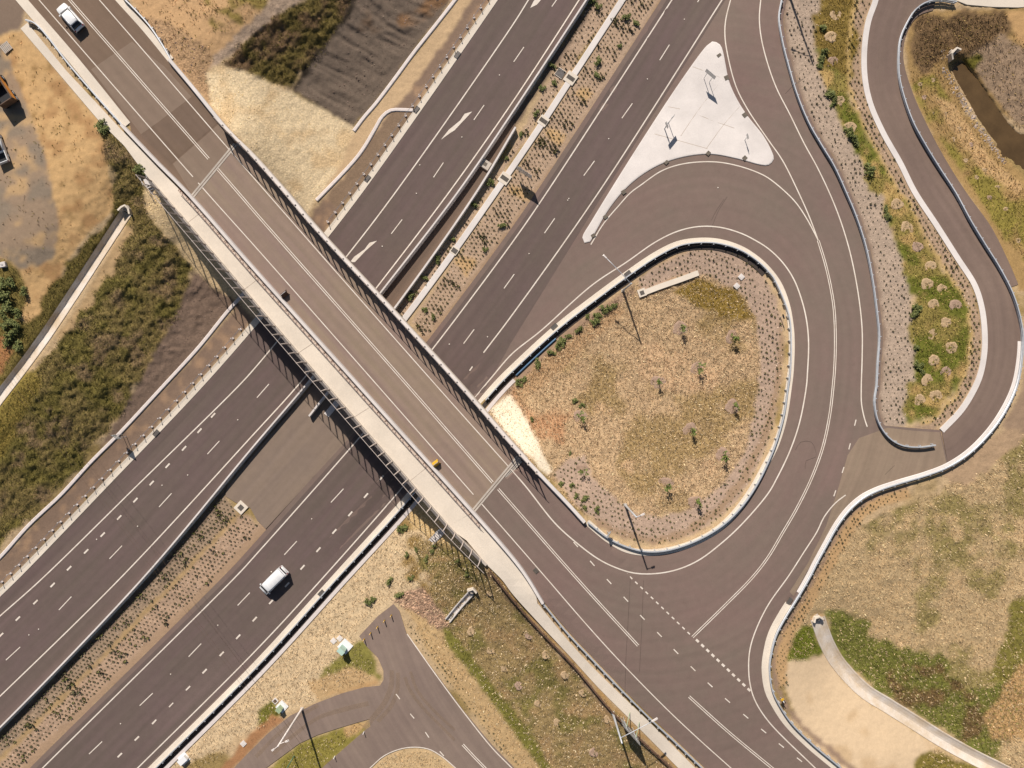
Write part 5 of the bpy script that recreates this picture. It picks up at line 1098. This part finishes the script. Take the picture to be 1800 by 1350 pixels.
# stairs at the abutments
def stair(label, a, b, n, w, z0, z1, m, plat):
    A3 = np.array(W(*a, z0)); B3 = np.array(W(*b, z1)); d = B3-A3; ang = math.atan2(d[1], d[0]); L = math.hypot(d[0], d[1])
    t = thing('staircase', label, 'stairs', tuple(A3), ang); dz = z1-z0
    for i in range(n): MB().box(L*(i+.12)/n, L*(i+.88)/n, -w/2, w/2, dz*(i+.5)/n-.05, dz*(i+.5)/n).build('tread', M[m], t)
    for s_ in (-1, 1):
        MB().add([(0,s_*w/2-.03,-.2),(L,s_*w/2-.03,dz-.2),(L,s_*w/2-.03,dz),(0,s_*w/2-.03,0),(0,s_*w/2+.03,-.2),(L,s_*w/2+.03,dz-.2),(L,s_*w/2+.03,dz),(0,s_*w/2+.03,0)], [(0,1,2,3),(7,6,5,4),(0,4,5,1),(1,5,6,2),(2,6,7,3),(3,7,4,0)]).build('stringer', M[m], t)
        hr_ = MB().tube([(-plat,s_*w/2,1.0),(0,s_*w/2,1.0),(L,s_*w/2,dz+1.0)], .03, 5).build('handrail', M['steel'], t)
        for f_ in (0, .5, 1): MB().tube([(L*f_,s_*w/2,dz*f_-.1),(L*f_,s_*w/2,dz*f_+1.0)], .025, 5).build('baluster', M['steel'], hr_)
    if plat: MB().box(-plat,0,-w/2,w/2,-.08,0,.02).build('landing', M['conc2'], t)
stair('steel stair dropping beside the upper end of the bridge screen', (262,326), (284,358), 8, 1.0, 7.6, 5.6, 'conc2', 1.2)
stair('short white steel stair on the stone slope under the lower end of the bridge', (776,934), (758,952), 7, 1.0, float(H(776,934))+.9, float(H(758,952))+.25, 'conc2', .4)
# fence beside the lower footpath
t = thing('fence', 'low dark timber rail fence along the lower footpath', 'fence', tuple(wpath(FENCE[:1])[0]))
for z_ in (.42, .85): sweep('rail', FENCE, [(-.06,z_-.08),(-.06,z_+.08),(.06,z_+.08),(.06,z_-.08)], M['timber'], t, closedprof=True)
pm = MB().box(-.08,.08,-.08,.08,-.3,1.0,.02).data('post', M['timber'])
for p, a in along(FENCE, 2.2): link('post', pm, t, p-ORG[t], (0,0,a))
# overhead wires (their poles stand outside the picture)
def wirepole(label, px, py, h):
    t = thing('power_pole', label, 'power pole', G(px, py)); MB().tube([(0,0,-.5),(0,0,h)], [.17,.12], 9).build('shaft', M['timber'], t)
    MB().box(-1.3,1.3,-.07,.07,h-.6,h-.45).build('crossarm', M['timber'], t)
    for x in (-1.15,0,1.15): MB().tube([(x,0,h-.45),(x,0,h-.2)], .06, 6).build('insulator', M['conc2'], t)
    return t
wz = 13.0
for k, (a, b) in enumerate((((23,685),(413,1191)),((30,683),(420,1190)),((58,690),(432,1180)))):
    A3 = np.array(W(*a, wz)); B3 = np.array(W(*b, wz)); d = (B3-A3)/np.linalg.norm(B3-A3); A3 = A3-d*28; B3 = B3+d*45; n_ = 24; pts = []
    for i in range(n_+1):
        f_ = i/n_; p_ = A3+(B3-A3)*f_; p_[2] += 1.6*((2*f_-1)**2)-.3; pts.append(tuple(p_))
    o = MB().tube(pts, .012, 5); tag(mk('power_line', o.v, o.f, M['rusty']), ['lowest of three thin overhead wires crossing the motorway in the lower left','middle one of three thin overhead wires crossing the motorway','outer thin overhead wire crossing the motorway, set apart from the other two'][k], 'wire', 'overhead wires')

# ------------------------------------------------------------------ plants
def leafball(n, r, h, size, seed, flat_=.6):
    q = np.random.default_rng(seed); v = []; f = []; sub_ = q.normal(size=(6, 3))*np.array([r*.5, r*.5, h*.16])
    for i in range(n):
        u = q.normal(size=3); u /= np.linalg.norm(u); rr = q.random()**.4
        c = np.array([u[0]*r*rr*.62, u[1]*r*rr*.62, h*.5+u[2]*h*.4*rr])+sub_[i % 6]; c[2] = max(c[2], .02); s_ = size*(.6+.8*q.random())
        a = q.normal(size=3); a[2] *= flat_; a /= np.linalg.norm(a); b_ = np.cross(a, [0,0,1]+q.normal(size=3)*.4); b_ /= np.linalg.norm(b_)+1e-9
        k = len(v); v += [tuple(c-a*s_-b_*s_*.0), tuple(c+b_*s_*.55), tuple(c+a*s_), tuple(c-b_*s_*.55)]; f.append((k,k+1,k+2,k+3))
    return v, f
def clump(n, r, h, seed, w=.06):
    q = np.random.default_rng(seed); v = []; f = []
    for i in range(n):
        a = q.random()*6.283; l = r*(.5+.5*q.random()); zz = h*(.5+.6*q.random()); b_ = r*.12
        k = len(v); v += [(math.cos(a)*b_-math.sin(a)*w, math.sin(a)*b_+math.cos(a)*w, 0), (math.cos(a)*b_+math.sin(a)*w, math.sin(a)*b_-math.cos(a)*w, 0), (math.cos(a)*l*.6+math.sin(a)*w, math.sin(a)*l*.6-math.cos(a)*w, zz), (math.cos(a)*l, math.sin(a)*l, zz*.75)]
        f.append((k,k+1,k+2,k+3))
    return v, f
shr = [meshdata('foliage', *leafball(230, .5, .75, .11, 40+i), M['shrub']) for i in range(4)]
stem_me = MB().tube([(0,0,-.1),(.02,.01,.3),(.05,.03,.5)], [.04,.03,.015], 5).data('stem', M['bark'])
ORD = ['first','second','third','fourth','fifth','sixth','seventh','eighth','ninth','tenth','eleventh','twelfth','thirteenth','fourteenth','fifteenth','sixteenth','seventeenth','eighteenth','nineteenth','twentieth','twenty-first','twenty-second','twenty-third','twenty-fourth','twenty-fifth']
def byrow(pts): return sorted(pts, key=lambda p: p[1])
def shrub(px, py, rad, label, group, k):
    t = thing('shrub', label, 'shrub', W(px, py, zy(px, py)), rnd.random()*6.28, group)
    link('foliage', shr[k % 4], t, (0,0,0), (0,0,0), (rad*1.7*(.8+.4*rnd.random()), rad*1.7*(.8+.4*rnd.random()), rad*1.5)); link('stem', stem_me, t, (0,0,0), (0,0,0), rad*1.6)
S1 = t2(450,340,(1523,80),(1375,325),(1270,460),(1180,590),(1083,725),(1720,225),(1600,390),(1240,860),(1180,815))+t2(900,0,(800,125),(862,165),(750,320),(595,435),(300,580),(210,615),(165,800),(60,940),(590,525),(275,460),(555,15),(600,45))+t2(450,0,(1750,1110),(1640,1280))
for i, p in enumerate(byrow(S1)): shrub(p[0], p[1], .42+.3*rnd.random(), ORD[i]+' bright green shrub from the top in the planted median', 'median shrubs', i)
S2 = t2(900,340,(715,780),(680,795),(640,815),(600,850),(575,885),(470,950),(395,995),(355,1040),(325,1065),(270,1110),(180,1190),(80,1295),(50,1320),(530,860))
for i, p in enumerate(byrow(S2)): shrub(p[0], p[1], .5+.3*rnd.random(), ORD[i]+' shrub from the top in the hedge line inside the loop ramp', 'hedge shrubs inside the loop', i)
S3 = t2(900,680,(345,680),(420,690),(448,760),(508,775),(510,845),(595,855),(140,225),(405,465),(490,130),(440,100))
for i, p in enumerate(byrow(S3)): shrub(p[0], p[1], .35+.25*rnd.random(), ORD[i]+' small green shrub from the top at the bridge side of the loop', 'loop corner shrubs', i)
S4 = t2(450,680,(1035,985),(1120,1135),(1230,1140),(1050,1170),(1190,1200),(1410,1210),(1470,1300),(1245,1110),(1010,990))+t2(450,1010,(930,45),(820,165),(1000,140),(1080,20),(790,180))
for i, p in enumerate(byrow(S4)): shrub(p[0], p[1], .4+.3*rnd.random(), ORD[i]+' green shrub from the top on rough ground below the lower bridge end', 'shrubs below the bridge', i)
S5 = t2(0,340,(20,720),(55,780),(30,850),(80,900),(120,935),(30,930),(90,990),(125,840),(175,690),(60,1040),(130,1060),(10,640),(90,620))
for i, p in enumerate(byrow(S5)): shrub(p[0], p[1], .62+.4*rnd.random(), ORD[i]+' dense green bush from the top in the thicket at the left edge', 'bushes at the left edge', i)
S6 = [(178,220),(184,226),(252,296),(246,302),(500,455),(1448,95),(1442,108),(1440,118),(1458,168),(1465,182),(1490,232),(1502,250),(1496,240),(1525,300),(1608,540),(1606,552),(1612,640),(1618,652),(1556,368),(1610,612),(1445,50),(1560,380),(1462,172)]
for i, p in enumerate(byrow(S6)): shrub(p[0], p[1], .5+.4*rnd.random(), ORD[i]+' dark green bush from the top among those edging the strip and footpath', 'edge bushes', i)
# saplings in mulch rings
trunk_me = MB().tube([(0,0,0),(.03,.02,.8),(.06,.0,1.6)], [.035,.028,.012], 6).tube([(.03,.02,.8),(.25,.12,1.2)], [.016,.006], 4).tube([(.04,.01,1.0),(-.2,-.1,1.35)], [.014,.005], 4).data('trunk', M['bark'])
stk_me = MB().tube([(.3,.1,-.1),(.3,.1,1.1)], .025, 5).tube([(-.3,-.1,-.1),(-.3,-.1,1.1)], .025, 5).data('stake', M['timber'])
def ringmesh(seed, m):
    q = np.random.default_rng(seed); n = 22; v = [(0,0,.06)]; f = []
    for k_, (rr, zz) in enumerate(((.45,.10),(.8,.15),(1.0,.0))):
        for i in range(n):
            a = 6.283*i/n; r_ = rr*(1+(q.random()-.5)*(.08+.12*(k_ == 2))+.07*math.sin(a*3+seed)); v.append((math.cos(a)*r_, math.sin(a)*r_, zz+(q.random()-.5)*.04))
    f += [(0, 1+i, 1+(i+1) % n) for i in range(n)]
    for k_ in (0, 1): f += [(1+k_*n+i, 1+(k_+1)*n+i, 1+(k_+1)*n+(i+1) % n, 1+k_*n+(i+1) % n) for i in range(n)]
    return meshdata('mulch_ring', v, f, m)
rings = [ringmesh(60+i, M['mulch']) for i in range(3)]; rings2 = [ringmesh(70+i, M['straw']) for i in range(3)]
crowns = [meshdata('crown', *leafball(70, .42, .9, .11, 80+i), M['leaf']) for i in range(3)]; crowns2 = [meshdata('crown', *leafball(22, .22, .5, .08, 90+i), M['tuft']) for i in range(3)]
def sapling(px, py, label, group, rr, sc, straw=False, crown=True, k=0):
    t = thing('sapling', label, 'sapling', W(px, py, zy(px, py)), rnd.random()*6.28, group)
    link('mulch_ring', (rings2 if straw and k % 5 != 2 else rings)[k % 3], t, (0,0,.0), (0,0,rnd.random()*6.28), (rr*(.88+.24*rnd.random()), rr*(.88+.24*rnd.random()), .3+.2*rnd.random()))
    link('trunk', trunk_me, t, (0,0,.05), (0,0,0), sc)
    link('crown', (crowns if crown else crowns2)[k % 3], t, (0,0,.75*sc), (0,0,0), sc)
    if crown: link('stake', stk_me, t, (0,0,0))
SA = [(1195,577),(1287,593),(1226,648),(1157,672),(1020,733),(1288,715),(1213,756),(1271,800),(1023,827),(1170,852),(1222,883)]
for i, p in enumerate(byrow(SA)): sapling(p[0], p[1], ORD[i]+' young leafy tree from the top on the dry grass inside the loop', 'saplings inside the loop', 1.15, 1.25+.4*rnd.random(), False, True, i)
SB = t2(1350,340,(900,75),(970,240),(1045,373),(1135,513),(1110,632),(1215,668),(1157,775),(1307,785),(1243,902),(1155,988),(1280,1077),(1157,1165),(1243,1245),(1113,1305))+t2(1350,680,(1060,95),(1172,65))+t2(1350,0,(475,105),(440,258),(450,432),(500,705),(575,890))
for i, p in enumerate(byrow(SB)): sapling(p[0], p[1], ORD[i]+' straw-ringed seedling from the top on the green strip', 'seedlings on the green strip', .93+.12*rnd.random(), .7, True, False, i)
SD = t2(900,1010,(120,425),(240,560),(370,700),(500,825),(190,900),(50,775),(670,1010),(320,1030),(575,1240))+t2(450,1010,(1640,125),(1500,395),(1640,525),(1740,650))
for i, p in enumerate(byrow(SD)): sapling(p[0], p[1], ORD[i]+' tiny seedling from the top on the grass slope below the footpath', 'seedlings on the slope', .72, .7, True, False, i)
SE = t2(1350,0,(1060,590),(1145,795),(1235,795),(1290,975),(1415,1010),(1380,1120),(1510,1190),(1455,1240),(1150,560),(1090,680),(1330,900),(1600,1310))+t2(1350,340,(1545,30),(1660,110),(1745,330))
for i, p in enumerate(byrow(SE)): sapling(p[0], p[1], ORD[i]+' tiny seedling from the top on the grass bank above the pond', 'seedlings above the pond', .42, .6, True, False, i)
# row planting in the beds
def rows(poly, ang, sa, sb, jit, keep, seed):
    q = np.random.default_rng(seed); P = np.array(poly); c = P.mean(0); L = np.ptp(P, axis=0).max()
    a, b_ = np.meshgrid(np.arange(-L, L, sa), np.arange(-L, L, sb)); a = a+(np.arange(a.shape[0])[:,None] % 2)*sa/2
    x = c[0]+a*math.cos(ang)-b_*math.sin(ang)+(q.random(a.shape)-.5)*jit; y = c[1]+a*math.sin(ang)+b_*math.cos(ang)+(q.random(a.shape)-.5)*jit
    x = x.ravel(); y = y.ravel(); m = inpoly(x, y, poly) & (q.random(x.shape) < keep) & (x > -6) & (x < 1806) & (y > -6) & (y < 1356); return x[m], y[m], q
cl = [clump(14, .42, .42, 100+i, .05) for i in range(4)]; cl_me = [meshdata('groundcover_plant', v, f, M['tuft'] if i_ % 2 else M['tuft2']) for i_, (v, f) in enumerate(cl)]
beds = [('the median bed beside the barrier', MED1, R(-57), 7.2, 7.2, 2, .88, .62),('the median bed beside the through lanes', MED2, R(-57), 7.2, 7.0, 1.6, .95, .6),('the grey median bed at lower left', BED3, R(-46), 7.2, 7.0, 1.6, .96, .7),('the pale median bed at lower left', BED4, R(-46), 7.2, 7.0, 1.6, .95, .64),('the gravel rim inside the loop', BED5, R(20), 8.2, 8, 4, .88, .6),('the gravel bed beside the link road', BED6, R(65), 8.4, 8.4, 4, .88, .5),('the narrow bed along the shared path', BED7, R(60), 7.5, 7.5, 2.6, .93, .66),('the tan bed outside the guardrail', BED8, R(-50), 6.6, 6.6, 2.2, .88, .46),
        ('the pale strip beside the car park', [(716,1090),(735,1100),(800,1190),(860,1270),(920,1350),(905,1350),(840,1265),(770,1178),(722,1112)], R(52), 7, 6.5, 2.2, .75, .45)]
cand = []
for bi, (nm, poly, an, sa, sb, ji, kp, sc) in enumerate(beds):
    x, y, q = rows(poly, an, sa, sb, ji, kp, 200+bi); rd_ = groad(x, y); x = x[~rd_]; y = y[~rd_]
    dn = fbm(x/26, y/26, 30+bi, 3); s_ = sc*(.55+.7*q.random(len(x))**1.4)*(.85+.4*np.clip((dn-.4)*3, 0, 1))
    if 'median' in nm:
        row = np.sin((x*math.cos(an)+y*math.sin(an))/13.0*math.pi/1.9); s_ = s_*np.where(row > .6, 1.5, .92)
    cand += [(bi, xx, yy, ss) for xx, yy, ss in zip(x, y, s_)]
cand.sort(key=lambda c: -c[3]); solo = cand[:300]; rest = cand[300:]
for k, (bi, x, y, s_) in enumerate(solo):
    o = link('groundcover_plant', cl_me[k % 4], None, W(x, y, zy(x, y)), (0, 0, rnd.random()*6.28), s_)
    tag(o, 'larger low plant, one of many in '+beds[bi][0], 'plant', 'larger plants in '+beds[bi][0])
rv = []; rf = []; nb_ = 0
for bi in range(len(beds)):
    V_ = []; F_ = []; base = 0
    for k, (b_, x, y, s_) in enumerate(rest):
        if b_ != bi: continue
        v, f = cl[k % 4]; a = rnd.random()*6.28; vv = np.array(v)*s_; w0 = W(x, y, zy(x, y))
        V_.append(np.stack([vv[:,0]*math.cos(a)-vv[:,1]*math.sin(a)+w0[0], vv[:,0]*math.sin(a)+vv[:,1]*math.cos(a)+w0[1], vv[:,2]+w0[2]], 1)); F_.append(np.array(f)+base); base += len(v)
    if not V_: continue
    me = bigmesh('bed_planting', np.concatenate(V_), np.concatenate(F_).ravel(), 4, M['tuft2'] if bi in (1, 4, 6) else M['tuft']); tag(link('bed_planting', me), 'small low plants dotted over '+beds[bi][0], 'plants', kind='stuff')

# ------------------------------------------------------------------ rough grass and stones
def sample(poly, dens, q, nm=None, seed=0, loose=False):
    P = np.array(poly); x0, y0 = np.maximum(P.min(0), (-40,-40)); x1, y1 = np.minimum(P.max(0), (1840,1390)); n_ = int((x1-x0)*(y1-y0)*dens)
    x = x0+q.random(n_)*(x1-x0); y = y0+q.random(n_)*(y1-y0); m = inpoly(x+(fbm(x/34, y/34, 12, 3)-.5)*34+q.normal(size=n_)*3, y+(fbm(x/34, y/34, 13, 3)-.5)*34+q.normal(size=n_)*3, poly) if loose else inpoly(x, y, poly); x = x[m]; y = y[m]
    if nm: k = fbm(x/nm, y/nm, seed, 3) > .42+.2*q.random(len(x)); x = x[k]; y = y[k]
    r_ = groad(x, y); return x[~r_], y[~r_]
def grass(name, label, polys, hgt, wid, nbl, tint, seed, spread=1.0):
    q = np.random.default_rng(seed); X = []; Y = []
    for poly, dens, nm in polys:
        x, y = sample(poly, dens, q, nm, seed, True); X.append(x); Y.append(y)
    X = np.concatenate(X); Y = np.concatenate(Y)
    keep = np.ones(len(X), bool)
    for pth, dd in ((DR1, 14), (DR2, 18), (DS, 8), (off(K3, 14), 14)): keep &= nearmask(X, Y, pth, dd-.5, dd+.5) > .5
    for ex in (STONE1, STONE2, STONE3, STONE4, BED5, BED6, BED7, BED8, PADB, fp, fp2, MED1, MED2): keep &= ~inpoly(X, Y, ex)
    X = X[keep]; Y = Y[keep]; n_ = len(X)
    B = Wn(X, Y, gz(X, Y)-.02); gc = gcol(X, Y); V_ = np.zeros((n_, nbl, 3, 3)); cc = np.zeros((n_, nbl, 3, 4))
    br_ = (.5+1.0*q.random(n_))[:,None]
    base = gc*br_; mixk = (q.random(n_) < tint[1])[:,None]; base = np.where(mixk, np.array(tint[0])*br_, base)
    h_ = hgt*(.5+q.random(n_)); w_ = wid*(.6+.8*q.random(n_))
    for b_ in range(nbl):
        a = q.random(n_)*6.283; l = h_*(.3+.8*q.random(n_))*spread
        px_ = np.stack([-np.sin(a)*w_, np.cos(a)*w_, 0*a], 1); tip = np.stack([np.cos(a)*l, np.sin(a)*l, h_*(.5+.5*q.random(n_))], 1)
        V_[:,b_,0] = B-px_; V_[:,b_,1] = B+px_; V_[:,b_,2] = B+tip
        cc[:,b_,:,:3] = np.clip(base, 0, .8)[:,None,:]; cc[...,3] = 1
    nv = n_*nbl*3; me = bigmesh(name, V_.reshape(nv, 3), np.arange(nv), 3, M['blade'], (('Col', cc.reshape(nv, 4)),))
    return tag(link(name, me), label, 'grass', kind='stuff')
grass('dry_grass', 'dry straw-coloured grass covering the ground inside the loop', [(LOOP, .17, None)], .26, .045, 3, (C(228,200,160), .4), 301)
grass('dry_grass', 'rough dry grass over the wide field in the lower right', [(FIELD, .14, None)], .26, .045, 3, (C(228,200,158), .35), 302)
grass('dry_grass', 'sparse dry grass on the ground around the car park and below the bridge', [([(580,1060),(700,900),(760,960),(840,1000),(870,1080),(800,1110),(700,1060),(640,1110),(660,1160),(640,1200),(500,1250),(340,1360),(250,1400),(470,1170)], .09, None),(SLOPE, .12, None),([(700,1060),(770,1080),(1010,1400),(950,1400),(720,1100)], .06, None),([(440,1400),(525,1308),(648,1265),(566,1352),(516,1400)], .12, None),([(620,1400),(652,1350),(678,1328),(715,1314),(752,1317),(778,1331),(800,1352),(830,1400)], .1, None)], .26, .045, 3, (C(226,202,166), .3), 303)
grass('scrub_grass', 'dark thick grass on the slope left of the bridge', [(DARK2, .24, None),([(205,365),(222,372),(40,645),(30,640),(45,600),(92,500),(165,405)], .17, None),([(-40,450),(20,462),(46,515),(60,575),(40,632),(0,690),(-40,740)], .1, None),([(-40,700),(40,650),(70,660),(45,740),(-40,860)], .12, None)], .24, .04, 4, (C(134,124,64), .25), 304)
grass('scrub_grass', 'dark thick grass on the slope at the top beside the bare rocky batter', [(DARK1, .24, None),([(330,-40),(520,-40),(455,25),(400,75),(360,20)], .07, 20)], .24, .04, 4, (C(128,116,58), .25), 305)
grass('green_grass', 'mottled green grass on the strip between the beds and the shared path', [(GSTRIP, .16, None)], .22, .045, 3, (C(200,172,112), .22), 306)
grass('bank_grass', 'mixed grass on the banks around the brown pond', [([(1600,150),(1640,60),(1690,105),(1670,120),(1700,200),(1800,330),(1850,420),(1850,520),(1760,410),(1690,300),(1630,215)], .11, None),([(1610,30),(1770,25),(1735,95),(1690,100),(1605,120)], .15, None),([(1700,100),(1780,60),(1840,120),(1840,225),(1790,220),(1740,160)], .05, None)], .28, .05, 3, (C(176,150,96), .2), 307)
grass('scrub_grass', 'dark thick grass along the bending drain channel', [([(1450,1080),(1500,1080),(1560,1130),(1650,1160),(1700,1210),(1760,1200),(1840,1100),(1840,1240),(1760,1310),(1650,1280),(1560,1225),(1500,1180),(1465,1130)], .17, None),([(1415,1090),(1438,1100),(1462,1150),(1386,1165),(1390,1115)], .2, None)], .24, .042, 4, (C(142,138,70), .25), 308)
grass('dry_weeds', 'scattered weeds on the bare dirt at the top beside the bridge approach', [([(230,0),(500,-40),(380,95),(365,130),(372,185),(300,100)], .05, 18),(DIRT1, .012, 14)], .24, .05, 3, (C(130,118,58), .4), 309)
def stones(name, label, polys, size, seed, tint, lift=.0):
    q = np.random.default_rng(seed); X = []; Y = []
    for poly, dens in polys:
        x, y = sample(poly, dens, q); X.append(x); Y.append(y)
    X = np.concatenate(X); Y = np.concatenate(Y); n_ = len(X); B = Wn(X, Y, gz(X, Y)+lift); s_ = size*(.5+q.random(n_)**1.5)
    O = np.array([(1,0,0),(.3,.95,0),(-.8,.6,0),(-.8,-.6,0),(.3,-.95,0),(.1,.05,.42)]); T = np.array([(0,1,5),(1,2,5),(2,3,5),(3,4,5),(4,0,5)])
    a = q.random(n_)*6.283; V_ = np.zeros((n_, 6, 3)); J = 1+(q.random((n_, 6))-.5)*.5
    for k in range(6):
        x = O[k,0]*s_*J[:,k]; y = O[k,1]*s_*.8*J[:,k]; V_[:,k] = B+np.stack([x*np.cos(a)-y*np.sin(a), x*np.sin(a)+y*np.cos(a), O[k,2]*s_*J[:,k]], 1)
    c = gcol(X, Y)*(.75+.6*q.random(n_))[:,None]; mk_ = (q.random(n_) < .5)[:,None]; c = np.where(mk_, np.array(tint)*(.8+.5*q.random(n_))[:,None], c)
    cc = np.ones((n_, 6, 4)); cc[...,:3] = np.clip(c, 0, .85)[:,None,:]
    me = bigmesh(name, V_.reshape(-1, 3), (T[None]+np.arange(n_)[:,None,None]*6).ravel(), 3, M['stone'], (('Col', cc.reshape(-1, 4)),))
    return tag(link(name, me), label, 'stones', kind='stuff')
stones('slope_stones', 'cream stones covering the slope beside the upper end of the bridge', [(STONE1, .2), (STONE2, .2)], .085, 401, C(236,206,152))
stones('slope_stones', 'pale stones covering the slopes beside the lower end of the bridge', [(STONE3, .12), (STONE4, .16)], .075, 402, C(246,224,182))
stones('riprap', 'grey rocks lining the edge of the brown pond', [([(1658,118),(1664,120),(1690,165),(1720,215),(1750,258),(1772,288),(1764,288),(1735,255),(1705,212),(1672,160),(1656,128)], .16),([(1655,85),(1672,88),(1668,112),(1652,105)], .12)], .24, 403, C(176,160,150))
stones('rubble', 'broken reddish rock below the short chute and around the drain heads', [([(690,1060),(715,1040),(745,1035),(775,1075),(792,1100),(770,1105),(730,1075)], .13),([(1418,1088),(1432,1078),(1434,1092),(1424,1102)], .2),([(1442,1080),(1450,1086),(1448,1094)], .2)], .2, 404, C(196,160,132))
stones('bed_gravel', 'loose pale gravel over the planting beds beside the link road and in the median', [(BED6, .05),(MED1, .04),(MED2, .04),(BED5, .03),(BED7, .04),(BED3, .03),(BED4, .03)], .09, 405, C(214,190,170))
stones('spoil', 'loose rubble scattered over the bare rocky batter and mulch slope', [(ROCKY, .05),(MULCH2, .05),([(250,30),(300,40),(370,90),(372,180),(340,150),(300,100)], .03)], .13, 406, C(126,106,94))
